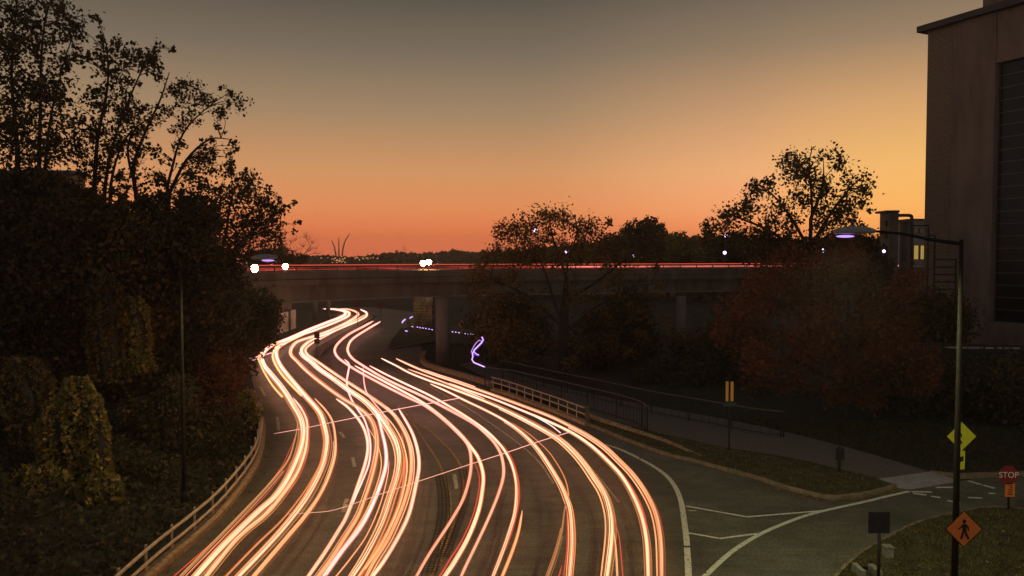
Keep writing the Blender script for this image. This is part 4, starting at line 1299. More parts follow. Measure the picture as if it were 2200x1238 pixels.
# orange pedestrian sign strapped to the lamp pole
c = at_y(2071, 1137, 16.85)
h = 41 * 16.85 / FPX
ora = empty('pedestrian_sign', (c.x, 16.85, c.z), 'orange diamond pedestrian sign fixed on the tall street lamp pole', 'road sign')
poly_plate(MB(), c, diamond(h), 0.012).build('border', M['sign_black'], ora)
poly_plate(MB(), c + Vector((0, -0.004, 0)), diamond(h * 0.93), 0.003).build('sign_plate', M['sign_orange'], ora)
walker(MB(), c + Vector((0, -0.009, 0.0)), h * 1.15).build('walking_figure', M['sign_black'], ora)
MB().box(c + Vector((0, 0.06, h * 0.4)), (0.18, 0.11, 0.04)).build('bracket', M['pole'], ora)
MB().box(c + Vector((0, 0.06, -h * 0.4)), (0.18, 0.11, 0.04)).build('bracket', M['pole'], ora)

# stop sign
c = at_y(2167, 1021, 24.6)
h = 21 * 24.6 / FPX
st = empty('stop_sign', (c.x, 24.6, 0), 'red octagonal STOP sign with an orange plate beneath on a dark post', 'road sign')
MB().tube([Vector((c.x + 0.06, 24.65, 0)), Vector((c.x, 24.65, c.z + h * 0.8))], 0.035, 8).build('post', M['dark'], st, True)
oc = [(h * 1.04 * math.cos(R(22.5 + 45 * k)), h * 1.04 * math.sin(R(22.5 + 45 * k))) for k in range(8)]
poly_plate(MB(), c, oc, 0.012).build('sign_plate', M['sign_red'], st)
text_mesh('lettering', 'STOP', c + Vector((0, -0.008, 0)), h * 0.86, M['sign_white'], st)
ca = at_y(2170, 1053, 24.6)
pw, ph_ = 10.5 * 24.6 / FPX, 15 * 24.6 / FPX
op = poly_plate(MB(), ca, [(-pw, -ph_), (pw, -ph_), (pw, ph_), (-pw, ph_)], 0.01).build('lower_plate', M['sign_orange'], st)
mbk = MB()
for k, (z, a, b) in enumerate([(0.62, -0.45, 0.5), (0.34, -0.15, 0.5), (0.12, -0.45, 0.45), (-0.15, -0.4, 0.55), (-0.42, -0.5, 0.4), (-0.66, -0.6, 0.6)]):
    mbk.box(ca + Vector(((a + b) / 2 * pw, -0.005, z * ph_)), ((b - a) * pw, 0.004, 0.10 * ph_))
mbk.build('print', M['sign_black'], op)

# back of a square sign on a post in the near lawn
c = at_y(1889, 1123, 16.6)
h = 23.5 * 16.6 / FPX
bk = empty('square_sign', (c.x, 16.6, 0.1), 'dark back of a square road sign on the near lawn edge', 'road sign')
MB().tube([Vector((c.x + 0.03, 16.66, 0.1)), Vector((c.x + 0.03, 16.66, c.z + h * 0.9))], 0.038, 8).build('post', M['dark'], bk, True)
poly_plate(MB(), c, [(-h, -h), (h, -h), (h, h), (-h, h)], 0.014).build('sign_plate', M['sign_back'], bk)

# reflective double strip post with a small green plate
c0 = at_z(1567, 972)
rf = empty('reflector_post', (c0.x, c0.y, 0.1), 'dark post with two upright orange reflective strips and a small green plate', 'road sign')
t1 = at_y(1567, 820, c0.y)
MB().box(Vector((c0.x, c0.y + 0.06, t1.z / 2 + 0.05)), (0.07, 0.05, t1.z - 0.1)).build('post', M['dark'], rf)
for x0, x1 in ((1557.5, 1563.5), (1568, 1574.5)):
    a, b = at_y(x0, 862, c0.y), at_y(x1, 820, c0.y)
    MB().box(Vector(((a.x + b.x) / 2 + 0.03, c0.y + 0.0, (a.z + b.z) / 2)), (b.x - a.x, 0.03, b.z - a.z)).build('strip', M['reflector'], rf)
a, b = at_y(1554, 873, c0.y), at_y(1582, 865, c0.y)
MB().box(Vector(((a.x + b.x) / 2, c0.y, (a.z + b.z) / 2)), (b.x - a.x, 0.03, b.z - a.z)).build('green_plate', M['sign_green'], rf)

c0 = at_z(1804, 1021)
bl_ = empty('marker_post', (c0.x, c0.y, 0.1), 'short dark post with a boxy head standing in the verge', 'post')
MB().box(c0 + Vector((0, 0.03, 0.55)), (0.09, 0.09, 1.0)).build('post', M['dark'], bl_)
MB().box(c0 + Vector((0, 0, 0.78)), (0.28, 0.12, 0.42)).build('head', M['dark'], bl_)

c0 = at_z(681, 763)
ms = empty('median_sign', (c0.x, c0.y, 0.12), 'dark backs of two stacked plates on the median island post', 'road sign')
MB().box(c0 + Vector((0, 0.05, 0.85)), (0.06, 0.05, 1.6)).build('post', M['dark'], ms)
for y0, y1 in ((714, 727), (728.5, 738.5)):
    vbox(MB(), 675, 686.5, y0, y1, c0.y, 0.03).build('plate', M['sign_back'], ms)

c0 = at_z(992, 745)
ar = empty('arrow_sign', (c0.x, c0.y, 0.1), 'thin post with crooked orange arrow markers beside the purple light trail', 'road sign')
MB().tube([c0 + Vector((0, 0.05, 0)), Vector((c0.x, c0.y + 0.05, at_y(992, 690, c0.y).z))], 0.035, 6).build('post', M['dark'], ar)
for px in ([(989, 690), (992, 688), (1000, 696), (997, 698)], [(984, 697), (987, 694), (993, 703), (990, 705)], [(989.5, 707), (994, 707), (994, 717), (989.5, 717)]):
    p = [at_y(x, y, c0.y) for x, y in px]
    MB().raw(p + [q + Vector((0, 0.03, 0)) for q in p], [(0, 1, 2, 3), (7, 6, 5, 4), (0, 1, 5, 4), (1, 2, 6, 5), (2, 3, 7, 6), (3, 0, 4, 7)]).build('marker', M['reflector'], ar)
c0 = at_z(877, 722)
pg = empty('pedestrian_sign', (c0.x, c0.y, 0.1), 'small yellow green pedestrian sign turned edgewise under the bridge', 'road sign')
MB().tube([c0 + Vector((0, 0.05, 0)), Vector((c0.x, c0.y + 0.05, at_y(877, 683, c0.y).z))], 0.04, 6).build('post', M['dark'], pg)
p = [at_y(x, y, c0.y) for x, y in ((878, 684), (883, 692), (877, 703), (873, 693))]
MB().raw(p + [q + Vector((0, 0.03, 0)) for q in p], [(0, 1, 2, 3), (7, 6, 5, 4), (0, 1, 5, 4), (1, 2, 6, 5), (2, 3, 7, 6), (3, 0, 4, 7)]).build('sign_plate', M['leaf_ivy'], pg)
vbox(MB(), 874, 879, 704, 709, c0.y, 0.03).build('lower_plate', M['leaf_ivy'], pg)
for lab, x, y in (('dim red round sign under the bridge nearer the bright trails', 768, 653), ('dim red round sign under the bridge nearer the stone pier', 818, 657)):
    c = at_y(x, y, 92)
    rs = empty('round_sign', (c.x, 92, 0), lab, 'road sign')
    MB().tube([Vector((c.x, 92.05, 0)), Vector((c.x, 92.05, c.z))], 0.04, 6).build('post', M['dark'], rs)
    poly_plate(MB(), c, [(0.34 * math.cos(a), 0.38 * math.sin(a)) for a in np.linspace(0, 2 * math.pi, 15)[:-1]], 0.02).build('sign_plate', M['sign_dim'], rs)

# concrete drain inlet and block at the near kerb
c0 = at_z(1856, 1244)
di = empty('drain_inlet', (c0.x, c0.y, 0), 'concrete drain inlet with dark opening set in the near kerb', 'drain')
MB().box(c0 + Vector((-0.13, 0, 0.14)), (0.12, 0.55, 0.34)).build('cheek', M['block'], di)
MB().box(c0 + Vector((0.30, 0.05, 0.12)), (0.14, 0.5, 0.30)).build('cheek', M['block'], di)
MB().box(c0 + Vector((0.08, 0.30, 0.10)), (0.28, 0.05, 0.2)).build('back_wall', M['dark'], di)
c0 = at_z(1907, 1204)
ub = empty('utility_box', (c0.x, c0.y, 0.1), 'small pale green utility box in the lawn behind the square sign', 'utility box')
MB().box(c0 + Vector((0, 0, 0.22)), (0.2, 0.24, 0.28)).build('body', M['block'], ub)
MB().box(c0 + Vector((0, 0, 0.377)), (0.23, 0.27, 0.03)).build('lid', M['block'], ub)

# ------------------------------------------------------------------ grass blades and fallen leaves
def in_poly(P, poly):
    x, y = P[:, 0], P[:, 1]
    r = np.zeros(len(P), bool)
    n = len(poly)
    j = n - 1
    for i in range(n):
        xi, yi, xj, yj = poly[i][0], poly[i][1], poly[j][0], poly[j][1]
        c_ = ((yi > y) != (yj > y)) & (x < (xj - xi) * (y - yi) / (yj - yi + 1e-12) + xi)
        r ^= c_
        j = i
    return r


def scatter(poly, n, rng):
    a = np.array([(p[0], p[1]) for p in poly])
    P = rng.uniform(a.min(0), a.max(0), (n, 2))
    return P[in_poly(P, a)]


def blades(name, poly, n, z, hmin, hmax, w=0.012):
    P = scatter(poly, n, RNG)
    k = len(P)
    dens = 0.5 + 0.5 * np.sin(P[:, 0] * 2.1 + np.sin(P[:, 1] * 1.7) * 2) * np.sin(P[:, 1] * 2.6 + 0.7)
    keep = RNG.random(k) < 0.45 + 0.55 * dens
    P = P[keep]; k = len(P)
    h = RNG.uniform(hmin, hmax, k); an = RNG.uniform(0, 2 * math.pi, k); ln = RNG.normal(size=(k, 2)) * 0.5
    s = np.stack([np.cos(an), np.sin(an)], 1) * w
    b = np.concatenate([P, np.full((k, 1), z)], 1)
    top = b + np.stack([ln[:, 0] * h, ln[:, 1] * h, h], 1)
    s3 = np.concatenate([s, np.zeros((k, 1))], 1)
    v = np.stack([b - s3, b + s3, top + s3 * 0.25, top - s3 * 0.25], 1).reshape(-1, 3)
    return stuff(quads_obj(name, v, M['blade']))


vis_lawn = [p for p in LAWN if p.y > 15] + [Vector((24, 14, 0)), Vector((6, 14, 0))]
blades('lawn_grass', vis_lawn, 60000, 0.09, 0.04, 0.10)
blades('verge_grass', ISLAND, 30000, 0.09, 0.04, 0.09)
far_g = blades('far_grass', FARV, 26000, 0.04, 0.05, 0.14, 0.02)
far_g.data.materials[0] = M['leaf_dark']  # dark blades: tree shade put into the colour


def litter(name, poly, n, z, size):
    P = scatter(poly, n, RNG)
    c_ = np.concatenate([P, np.full((len(P), 1), z) + RNG.random((len(P), 1)) * 0.015], 1)
    return stuff(quads_obj(name, leaves_mesh(c_, np.full(len(c_), size), RNG, flat=0.85), M['litter']))


litter('fallen_leaves', vis_lawn, 2600, 0.13, 0.06)
litter('fallen_leaves', ISLAND, 1300, 0.13, 0.07)
kz = [at_z(x, y) for x, y in [(1640, 1048), (1740, 1074), (1800, 1082), (1860, 1075), (1940, 1056), (1926, 1052), (1860, 1068), (1805, 1075), (1772, 1074), (1700, 1056)]]
litter('kerb_leaves', kz, 2600, 0.012, 0.06)
litter('road_leaves', [at_z(x, y) for x, y in [(1300, 960), (1500, 1000), (1800, 1080), (1750, 1200), (1500, 1236), (640, 1236), (700, 950), (900, 900)]], 260, 0.012, 0.08)
gk = [(p.x + 0.06, p.y) for p in gpath(GUARD_BASE[:-3], 0, 3)] + [(p.x + 0.45, p.y) for p in gpath(GUARD_BASE[:-3], 0, 3)[::-1]]
litter('gutter_leaves', gk, 2500, 0.015, 0.07)
# ground cover on the slope
P = RNG.uniform((-24, 15), (-6, 48), (52000, 2))
cz = []
for x, y in P:
    best = min(ext, key=lambda q: abs(q.y - y))
    if best.x - x > 0.7:
        cz.append((x, y, bank_z(x, y) + RNG.random() * 0.25))
cz = np.array(cz)
stuff(quads_obj('ground_cover', leaves_mesh(cz, RNG.uniform(0.06, 0.19, len(cz)), RNG), M['leaf_dark']))

# ------------------------------------------------------------------ light trails
def temit(name, near, far, k=1.0, vary=(0.84, 1.15)):
    """headlight streak: warmer close by, whiter where the lamps shine straight at the viewer down the road"""
    m = bpy.data.materials.new(name)
    m.use_nodes = True
    t = m.node_tree
    t.nodes.clear()
    o = t.nodes.new('ShaderNodeOutputMaterial'); e = t.nodes.new('ShaderNodeEmission')
    g = t.nodes.new('ShaderNodeNewGeometry'); sx = t.nodes.new('ShaderNodeSeparateXYZ')
    r = t.nodes.new('ShaderNodeMapRange'); mx = t.nodes.new('ShaderNodeMix'); mx.data_type = 'RGBA'
    t.links.new(g.outputs['Position'], sx.inputs[0]); t.links.new(sx.outputs[1], r.inputs[0])
    r.inputs[1].default_value, r.inputs[2].default_value = 24, 58
    t.links.new(r.outputs[0], mx.inputs[0])
    mx.inputs[6].default_value = tuple(near) + (1,); mx.inputs[7].default_value = tuple(far) + (1,)
    t.links.new(mx.outputs[2], e.inputs[0])
    nz = t.nodes.new('ShaderNodeTexNoise'); nz.inputs['Scale'].default_value = 0.22; nz.inputs['Detail'].default_value = 3
    t.links.new(g.outputs['Position'], nz.inputs[0])
    mr = t.nodes.new('ShaderNodeMapRange')
    t.links.new(nz.outputs[0], mr.inputs[0])
    for i_, v_ in enumerate((0.3, 0.7, vary[0] * k, vary[1] * k)):
        mr.inputs[i_ + 1].default_value = v_
    t.links.new(mr.outputs[0], e.inputs[1])
    t.links.new(e.outputs[0], o.inputs[0])
    return m


GLOW_RGB = {'orange': (0.95, 0.21, 0.075), 'pink': (0.95, 0.24, 0.19), 'gold': (0.95, 0.30, 0.085), 'red': (0.7, 0.09, 0.045), 'tan': (0.5, 0.18, 0.06)}
_glow = {}


def glow_mat(kind, r):
    """light-filled air of a streak: brightness grows with the depth looked through, so its rim is soft"""
    key = (kind, round(r, 2))
    if key not in _glow:
        m = bpy.data.materials.new('trail_glow_' + kind)
        m.use_nodes = True
        t = m.node_tree
        t.nodes.clear()
        o = t.nodes.new('ShaderNodeOutputMaterial'); e = t.nodes.new('ShaderNodeEmission')
        e.inputs[0].default_value = tuple(GLOW_RGB[kind]) + (1,)
        e.inputs[1].default_value = 0.34 / (2 * max(r, 0.03))
        t.links.new(e.outputs[0], o.inputs['Volume'])
        _glow[key] = m
    return _glow[key]


E = {
    'core': temit('trail_cream', (1.7, 0.88, 0.50), (2.7, 1.4, 1.2)),
    'white': temit('trail_white', (1.5, 0.94, 0.80), (1.6, 0.94, 0.90)),
    'pink': temit('trail_pink', (1.2, 0.52, 0.34), (1.9, 0.82, 0.86)),
    'peach': temit('trail_peach', (1.25, 0.52, 0.22), (2.1, 0.94, 0.70)),
    'gold': temit('trail_gold', (1.25, 0.54, 0.17), (2.0, 0.92, 0.36)),
    'orange': emit('trail_orange', (0.90, 0.28, 0.095), 1.0),
    'red': emit('trail_red', (0.78, 0.085, 0.045), 1.0),
    'tan': emit('trail_tan', (0.50, 0.22, 0.085), 1.0),
    'rust': emit('trail_rust', (0.26, 0.085, 0.035), 1.0),
    'violet': emit('trail_violet', (214, 170, 255), 1.6),
    'deep': emit('trail_deep_violet', (110, 60, 225), 0.9),
    'tail': temit('trail_tail_red', (0.72, 0.07, 0.06), (0.72, 0.07, 0.06), 1.0, (0.15, 1.3)),
    'tailpink': temit('trail_tail_pink', (1.0, 0.32, 0.26), (1.0, 0.32, 0.26), 1.0, (0.35, 1.4)),
}


def shift(pts, a, dz=0.0):
    o = []
    for i, p in enumerate(pts):
        t_ = pts[min(i + 1, len(pts) - 1)] - pts[max(i - 1, 0)]
        t_.z = 0
        t_.normalize()
        aa = a[i] if hasattr(a, '__len__') else a
        o.append(p + Vector((t_.y, -t_.x, 0)) * aa + Vector((0, 0, dz)))
    return o


def trail(label, px, w, kind='core', edge='orange', z=0.65, strands=2, extend=True, group='light trails of passing cars', taper=True):
    """w = width in photo pixels at far and near end"""
    cp = catmull(px, 5)
    q = [at_z(x, y, z) for x, y in cp]
    if extend and px[-1][1] > 1200:
        d_ = (q[-1] - q[-4]).normalized()
        q += [q[-1] + d_ * k for k in (1.5, 3.5, 6)]
    n_ = len(q)
    wp = np.linspace(w[0] * 0.66, w[1] * 0.92, n_)
    wr = np.array([0.5 * wp[i] * q[i].y / FPX for i in range(n_)])
    wr = np.convolve(np.pad(wr, 4, 'edge'), np.ones(9) / 9, 'valid')
    if taper:
        wr[:4] *= np.array([0.3, 0.7, 0.9, 0.97])
    core = MB().tube(q, list(wr * (0.66 if edge else 0.85)), 8)
    root = tag(core.build('light_trail', E[kind], None, True), label, 'light trail', group)
    rng = random.Random(int(px[0][0] * 5 + px[-1][0]))
    if edge:
        MB().tube(q, list(wr * 1.22), 12).build('glow', glow_mat(edge, float(np.mean(wr)) * 1.2), root, True)
    m_ = float(np.mean(wr))
    for k in range(strands):
        off = rng.uniform(-0.85, 0.85)
        MB().tube(shift(q, list(wr * off), 0.02 + m_ * 0.62), list(wr * rng.uniform(0.08, 0.2)), 5).build('strand', E[rng.choice(['peach', 'orange', 'gold', 'core', 'rust', 'tan'])], root, True)
    if strands >= 2:
        for sg in (-1, 1):
            i0 = rng.randint(n_ // 4, n_ // 2)
            q2 = shift(q, list(wr * sg * rng.uniform(1.35, 1.8)), -0.03)[i0:]
            MB().tube(q2, list(wr[i0:] * rng.uniform(0.15, 0.34)), 5).build('strand', E[rng.choice(['tan', 'rust', 'orange', 'peach'])], root, True)
    return root


UP_A = [(695, 664), (722, 665), (742, 671), (735, 680), (700, 694), (660, 710), (622, 727), (582, 744), (563, 764), (567, 785), (581, 803), (601, 827), (617, 850), (630, 872), (641, 890), (648, 908)]
UP_B = [(712, 664), (736, 667), (750, 672), (746, 680), (716, 694), (674, 710), (640, 722), (612, 737), (596, 749), (594, 764), (602, 784), (620, 808), (656, 850), (676, 872)]
trail('widest cream light trail sweeping from the bridge along the guardrail side lane', UP_A + [(651, 930), (647, 957), (637, 988), (617, 1030), (590, 1068), (552, 1102), (482, 1170), (424, 1234)], (6, 15), 'core', 'orange', strands=3)
trail('wide cream light trail, companion right of the widest one from the bridge', UP_B + [(690, 892), (698, 918), (703, 946), (700, 976), (692, 1004), (672, 1046), (647, 1086), (609, 1134), (571, 1176), (514, 1236)], (6, 15), 'core', 'orange', strands=3)
trail('short pale gold trail along the outer side of the first bend, ending early', [(640, 718), (600, 736), (566, 752), (556, 768), (562, 788), (576, 814), (590, 834), (606, 852)], (5, 6), 'gold', None, strands=1)
trail('short gold trail inside the first bend, ending early', [(660, 716), (620, 734), (594, 746), (586, 764), (592, 784), (608, 808), (628, 830), (648, 850)], (5, 6), 'gold', 'orange', strands=1)
trail('tan trail just inside the widest cream trail', [(630, 856), (648, 880), (659, 905), (660, 930), (659, 950), (654, 976), (640, 1014), (616, 1052), (573, 1104), (510, 1158), (446, 1236)], (6, 12), 'peach', 'tan', strands=2)
trail('peach trail on the inner side of the wide companion trail', [(676, 856), (700, 882), (714, 906), (720, 940), (720, 972), (714, 1000), (700, 1038), (678, 1078), (650, 1116), (621, 1150), (548, 1236)], (5, 11), 'peach', 'orange', strands=2)
trail('thin red streak, outermost beside the guardrail', [(634, 938), (620, 972), (603, 1006), (560, 1060), (480, 1144), (376, 1236)], (2, 3.5), 'red', None, strands=0)
trail('thin red streak second from the guardrail', [(640, 960), (620, 1000), (578, 1056), (500, 1136), (404, 1234)], (2, 3), 'red', None, strands=0)
trail('pale tan trail between the two thin red guardrail side streaks', [(640, 905), (637, 930), (628, 966), (616, 995), (580, 1040), (520, 1104), (392, 1236)], (3, 8), 'tan', None, strands=2)
trail('thin red streak on the inner edge of the widest cream trail', [(646, 866), (660, 892), (665, 920), (664, 950), (656, 988), (644, 1020), (615, 1064)], (2.5, 2), 'red', None, strands=0)
trail('brown tan trail filling between widest trail and its companion', [(698, 950), (690, 990), (668, 1034), (640, 1076), (600, 1124), (550, 1172), (486, 1238)], (2, 6), 'orange', None, strands=1)

trail('pinkish trail beginning mid road before the upper thin crossing streak', [(722, 857), (750, 878), (776, 910), (788, 940), (790, 968), (784, 998), (772, 1034), (746, 1106), (726, 1142), (696, 1190), (664, 1236)], (7, 11), 'core', 'pink', strands=1)
trail('wavy thin pinkish trail drifting across the middle lanes, left one of two', [(740, 772), (750, 783), (748, 800), (745, 820), (748, 840), (756, 860), (770, 882), (784, 904), (794, 940), (796, 968), (792, 998), (780, 1030), (758, 1080)], (5, 5), 'white', 'pink', strands=0)
trail('wavy thin pinkish trail drifting across the middle lanes, right one of two', [(780, 788), (782, 820), (788, 844), (804, 866), (822, 888), (836, 912)], (4, 4), 'pink', 'red', strands=0)
trail('brightest white pink trail down the middle lane starting at the crossing streak', [(803, 880), (812, 896), (820, 926), (828, 960), (830, 988), (826, 1014), (812, 1056), (791, 1104), (768, 1142), (736, 1182), (698, 1236)], (8, 14), 'white', 'pink', strands=0)
trail('thin orange trail hugging the brightest white pink one', [(836, 990), (832, 1026), (816, 1086), (788, 1150), (756, 1196), (724, 1236)], (3, 5), 'peach', 'orange', strands=0)
UP_C = [(728, 664.5), (750, 665), (768, 672), (766, 680), (740, 696), (700, 714), (670, 724), (640, 734), (628, 745), (624, 757), (627, 765), (638, 776), (660, 798), (700, 830), (740, 858)]
trail('cream orange trail, third lane line from the bridge', UP_C + [(763, 871), (786, 888), (800, 906), (808, 930), (810, 960), (806, 990), (798, 1024), (786, 1062), (768, 1110), (740, 1156), (708, 1206), (686, 1236)], (5, 12), 'peach', 'orange', strands=3)
UP_D = [(774, 665), (788, 673), (780, 684), (730, 706), (700, 718), (674, 728), (657, 739), (648, 751), (652, 764), (670, 778), (688, 794), (720, 816), (750, 838), (780, 858)]
trail('cream gold trail, fourth lane line from the bridge', UP_D + [(800, 876), (820, 900), (840, 930), (852, 954), (858, 984), (854, 1020), (840, 1065), (824, 1114), (804, 1158), (780, 1202), (758, 1236)], (5, 15), 'core', 'gold', strands=3)
trail('gold orange trail along the median nose and down the inner lane', [(786, 676), (740, 700), (700, 722), (670, 738), (657, 750), (660, 762), (680, 776), (720, 804), (760, 830), (800, 856), (840, 886), (860, 912), (874, 940), (882, 968), (884, 1000), (880, 1036), (868, 1080), (852, 1120), (832, 1162), (804, 1206), (788, 1236)], (4, 11), 'peach', 'orange', strands=3)
trail('greenish white trail beginning at the upper crossing streak, inner edge of the oncoming lanes', [(856, 878), (874, 908), (888, 936), (898, 972), (900, 1004), (894, 1040), (878, 1106), (852, 1160), (824, 1206), (802, 1236)], (8, 12), 'core', 'pink', strands=1)
trail('red orange streak between the gold lane trails', [(862, 930), (870, 970), (869, 1010), (862, 1060), (850, 1100), (832, 1142), (808, 1182), (776, 1236)], (3, 7), 'red', 'orange', strands=1)
trail('orange streak beside the cream gold trail', [(820, 886), (846, 916), (864, 950), (874, 990), (872, 1030), (860, 1080), (842, 1126), (816, 1176), (774, 1236)], (3, 7), 'gold', None, strands=2)
trail('thin gold streak beside the third lane trail', [(790, 918), (808, 948), (818, 980), (818, 1010), (806, 1052), (786, 1100), (756, 1150), (712, 1214), (700, 1236)], (2.5, 6), 'gold', None, strands=1)

IL = [(802, 690), (780, 702), (750, 718), (727, 737), (719, 753), (726, 768), (744, 782), (766, 796), (800, 815), (840, 836), (880, 856), (906, 868), (932, 885), (960, 908), (990, 937), (1006, 958)]
trail('pink trail beginning past the median and curving into the far lanes, left one', IL + [(1012, 984), (1010, 1020), (996, 1070), (972, 1114), (946, 1154), (920, 1194), (896, 1236)], (6, 9), 'pink', 'orange', strands=1)
IR = [(818, 691), (790, 707), (758, 728), (748, 744), (748, 757), (758, 771), (780, 786), (820, 810), (860, 830), (900, 848), (940, 868), (980, 889), (1020, 912), (1048, 936), (1066, 957)]
trail('pink trail beginning past the median and curving into the far lanes, right one', IR + [(1078, 982), (1082, 1018), (1072, 1058), (1052, 1108), (1030, 1156), (1000, 1218), (992, 1236)], (6, 9), 'pink', 'orange', strands=1)
trail('cream trail joining the left pink one and splitting off with a red rim', [(762, 786), (790, 801), (820, 817), (860, 838), (900, 860), (932, 882), (962, 907), (992, 936), (1012, 961), (1028, 985), (1038, 1020), (1036, 1056), (1027, 1102), (1006, 1156), (978, 1206), (958, 1236)], (6, 12), 'core', 'orange', strands=1)
trail('red rim streak beside the splitting cream trail', [(1014, 985), (1026, 1010), (1030, 1038), (1019, 1098), (994, 1158), (968, 1200), (946, 1236)], (2, 6), 'red', None, strands=0)
trail('cream trail joining the right pink one and curving toward the bottom', [(794, 786), (830, 805), (880, 829), (920, 848), (960, 870), (1000, 894), (1040, 922), (1066, 946), (1084, 968), (1098, 994), (1107, 1024), (1110, 1056), (1106, 1102), (1092, 1150), (1078, 1190), (1060, 1236)], (6, 10), 'core', 'orange', strands=1)
trail('red rim streak outside the cream trail that joins the right pink one', [(1080, 952), (1100, 985), (1113, 1026), (1116, 1060), (1113, 1090), (1102, 1136), (1086, 1180)], (3, 4), 'red', None, strands=0)
trail('short thick peach trail beginning low in the middle', [(1122, 1098), (1114, 1142), (1100, 1186), (1080, 1236)], (8, 10), 'peach', 'orange', strands=1)
trail('dim tan trail curling in the lower middle, left of the upright red one', [(1216, 1078), (1212, 1104), (1207, 1142), (1194, 1190), (1178, 1236)], (4, 9), 'tan', None, strands=2)
trail('upright red streak low between tan and cream trails', [(1217, 1090), (1219, 1130), (1218, 1180), (1211, 1236)], (4, 4), 'red', None, strands=0)
trail('cream trail, inner one of the far carriageway sweep', [(924, 825), (960, 841), (1000, 861), (1040, 880), (1080, 901), (1112, 922), (1140, 947), (1162, 973), (1184, 1006), (1204, 1040), (1217, 1070), (1225, 1096), (1229, 1135), (1229, 1175), (1224, 1236)], (6, 12), 'core', 'orange', strands=2)
trail('thin orange streak outside the inner far carriageway trail', [(1100, 908), (1140, 935), (1176, 968), (1194, 992), (1208, 1016), (1217, 1038), (1222, 1064)], (2.5, 4), 'orange', None, strands=0)
trail('wide cream trail in the centre of the far carriageway', [(819, 770), (850, 785), (880, 801), (920, 817), (950, 827), (980, 838), (1020, 853), (1060, 869), (1110, 892), (1160, 918), (1200, 942), (1230, 968), (1256, 998), (1276, 1027), (1296, 1058), (1308, 1092), (1313, 1128), (1311, 1172), (1303, 1236)], (6, 16), 'core', 'gold', strands=3)
trail('outermost cream trail of the far carriageway beside the white edge line', [(851, 771), (900, 793), (940, 808), (980, 821), (1020, 835), (1060, 849), (1120, 871), (1180, 894), (1220, 913), (1260, 934), (1300, 961), (1332, 991), (1360, 1020), (1386, 1057), (1406, 1097), (1416, 1138), (1420, 1180), (1421, 1236)], (7, 12), 'peach', 'orange', strands=3)
trail('cream trail second from the white edge line with a red rim', [(964, 824), (1000, 837), (1060, 858), (1120, 882), (1180, 907), (1230, 931), (1270, 958), (1302, 987), (1334, 1021), (1358, 1060), (1376, 1102), (1386, 1141), (1391, 1182), (1393, 1236)], (4, 12), 'core', 'orange', strands=2)
trail('red rim streak beside the trail second from the edge line', [(1250, 940), (1290, 970), (1320, 1000), (1346, 1030), (1366, 1062), (1382, 1098), (1391, 1136)], (3, 4), 'red', None, strands=0)
trail('short peach trail beginning at the low stone wall', [(876, 793), (920, 809), (960, 824), (1000, 840), (1040, 858)], (5, 5), 'peach', 'orange', strands=0)
trail('short orange trail beginning nearest the round pier wall', [(906, 793), (940, 805), (980, 818), (1020, 832)], (5, 5), 'peach', 'orange', strands=0)
trail('thin white pink streak inside the far carriageway sweep', [(1044, 851), (1100, 872), (1140, 890), (1180, 912), (1204, 930)], (3.5, 3), 'white', None, z=0.75, strands=0)
trail('thin red pink streak low beside the central wide trail', [(1316, 1100), (1322, 1125), (1331, 1160), (1338, 1236)], (3, 4), 'red', None, strands=0)
trail('tan trail low beside the central wide trail', [(1318, 1140), (1323, 1180), (1326, 1236)], (3, 7), 'peach', None, strands=1)
trail('tiny red streak at the bottom between tan and red trails', [(1207, 1216), (1200, 1240), (1192, 1262)], (4, 6), 'red', None, strands=0)
trail('thin white streak arriving from the side road before the first bend', [(524, 772), (556, 766), (588, 757)], (3, 3), 'pink', None, strands=0, extend=False)
trail('thin red streak arriving from the side road below the white one', [(522, 777.5), (543, 774), (566, 769)], (2.5, 2), 'pink', None, strands=0, extend=False)
trail('thin upper streak crossing every lane near the first bend', [(588, 932), (650, 921), (712, 908), (790, 892), (830, 884), (899, 871), (945, 863), (990, 855)], (2.2, 2.4), 'pink', None, z=0.95, strands=0, extend=False)
trail('thin lower streak crossing every lane before the tar grid', [(614, 1105), (664, 1102), (708, 1098), (750, 1086), (820, 1061), (900, 1034), (1000, 1001), (1090, 972), (1142, 954), (1186, 940), (1226, 928)], (2.2, 2.4), 'pink', None, z=0.95, strands=0, extend=False)

BT = 'red tail light trails on the bridge'
def bridge_trail(label, off, z, r, k, i0, i1):
    q = [Vector((p.x, p.y, 0)) for p in near_edge[i0:i1]]
    q = [p + Vector((0, 0, z)) for p in shift(q, -off)]
    tag(MB().tube(q, r, 6).build('light_trail', E[k], None, True), label, 'light trail', BT)


nb = len(near_edge)
bridge_trail('red tail light trail along the bridge railing, longest of them', 2.2, 7.22, 0.045, 'tail', 4, nb)
bridge_trail('red tail light trail just above the longest one on the bridge', 2.8, 7.34, 0.035, 'tail', 2, nb)
bridge_trail('thin upper red tail light trail on the far lane of the bridge', 6.0, 7.50, 0.04, 'red', 6, nb)
bridge_trail('bright pink tail light trail ending past the golden tree on the bridge', 2.5, 7.27, 0.075, 'tailpink', 18, nb)

PV = 'purple trails of lights carried along the footpath'
def ptrail(label, px, w, kind, Y):
    q = [at_y(x, y, Y) for x, y in px]
    r = w / 2 * Y / FPX
    root = tag(MB().tube(q, r, 6).build('light_trail', E[kind], None, True), label, 'light trail', PV)
    return root


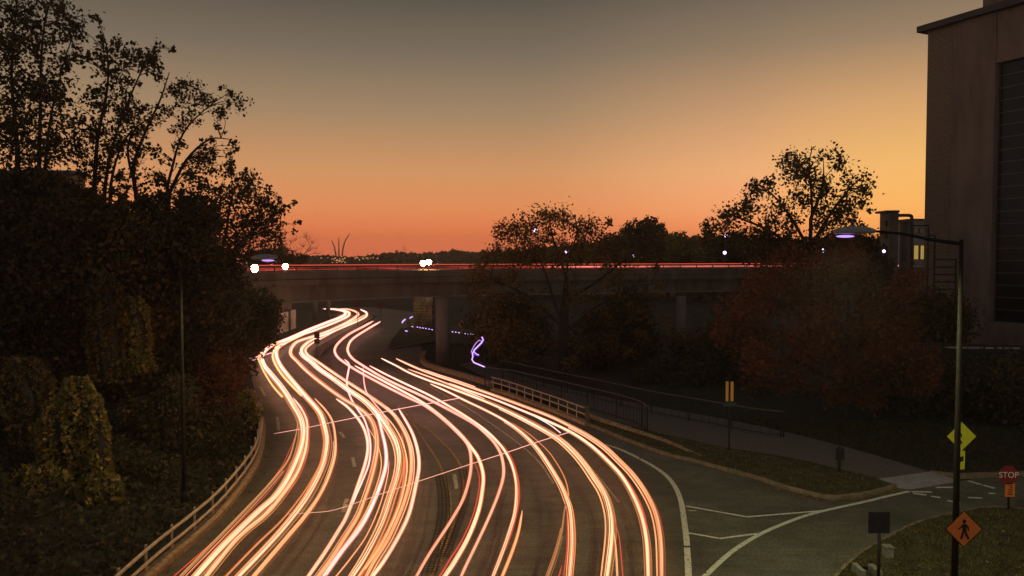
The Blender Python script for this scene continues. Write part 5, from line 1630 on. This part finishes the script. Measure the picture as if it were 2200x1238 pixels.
r_ = ptrail('zigzag violet light trail hanging at the start of the path railing', [(1035, 724), (1038, 730), (1034, 737), (1026, 745), (1019, 752), (1015, 760), (1016, 766), (1014, 773), (1018, 779), (1042, 789)], 3.0, 'violet', 50)
MB().tube([at_y(x, y, 50.2) for x, y in [(1036, 724), (1039, 731), (1035, 738), (1028, 745), (1021, 752), (1016, 759), (1020, 762), (1028, 765)]], 3.4 / 2 * 50 / FPX, 6).build('strand', E['deep'], r_, True)
MB().tube([at_y(x, y, 49.9) for x, y in [(1017, 754), (1022, 760), (1029, 763)]], 1.0 * 50 / FPX, 6).build('strand', E['violet'], r_, True)
MB().tube([at_y(x, y, 50.1) for x, y in [(1034, 733), (1029, 731), (1024, 736), (1018, 744), (1014, 752), (1012, 758)]], 0.5 * 50 / FPX, 5).build('strand', E['violet'], r_, True)
r2 = ptrail('short violet light smear beside the edgewise yellow green sign', [(864, 694), (866, 690), (871, 686)], 3.2, 'violet', 76)
ptrail('tiny violet light smear above the edgewise yellow green sign', [(880, 684), (883, 682), (887, 680.5)], 2.2, 'violet', 76)
ptrail('small white light smear at the foot of the edgewise yellow green sign', [(870, 711), (876, 712)], 2.0, 'violet', 74)
dash = None
blink = empty('blinking_light_trail', at_y(955, 710, 76), 'dotted row of small white dashes left by a blinking light near the pier', 'light trail', PV)
for x, y in [(886, 702), (897, 703), (903, 704.3), (909, 705), (915, 706), (922, 707.2), (928.5, 708.5), (972, 713), (979, 713.8), (986, 715), (1000, 717), (1006, 717.8), (1011.5, 717.7), (1017, 719)]:
    Y = 58.5
    p = at_y(x, y, Y)
    if dash is None:
        dash = MB().tube([p + Vector((-0.05, 0, 0.01)), p + Vector((0.05, 0, -0.01))], 0.035, 6).build('dash', E['violet'], blink, True)
        pd = p
    else:
        along(dash, pd, p)

# ------------------------------------------------------------------ evening haze
hz = bpy.data.materials.new('evening_haze')
hz.use_nodes = True
t = hz.node_tree
t.nodes.clear()
o = t.nodes.new('ShaderNodeOutputMaterial'); v = t.nodes.new('ShaderNodeVolumePrincipled')
v.inputs['Color'].default_value = (0.92, 0.86, 0.80, 1)
v.inputs['Density'].default_value = 0.00055
v.inputs['Anisotropy'].default_value = 0.6
t.links.new(v.outputs[0], o.inputs['Volume'])
stuff(MB().box((0, 530, 19.0), (2400, 1300, 40.0)).build('haze', hz))
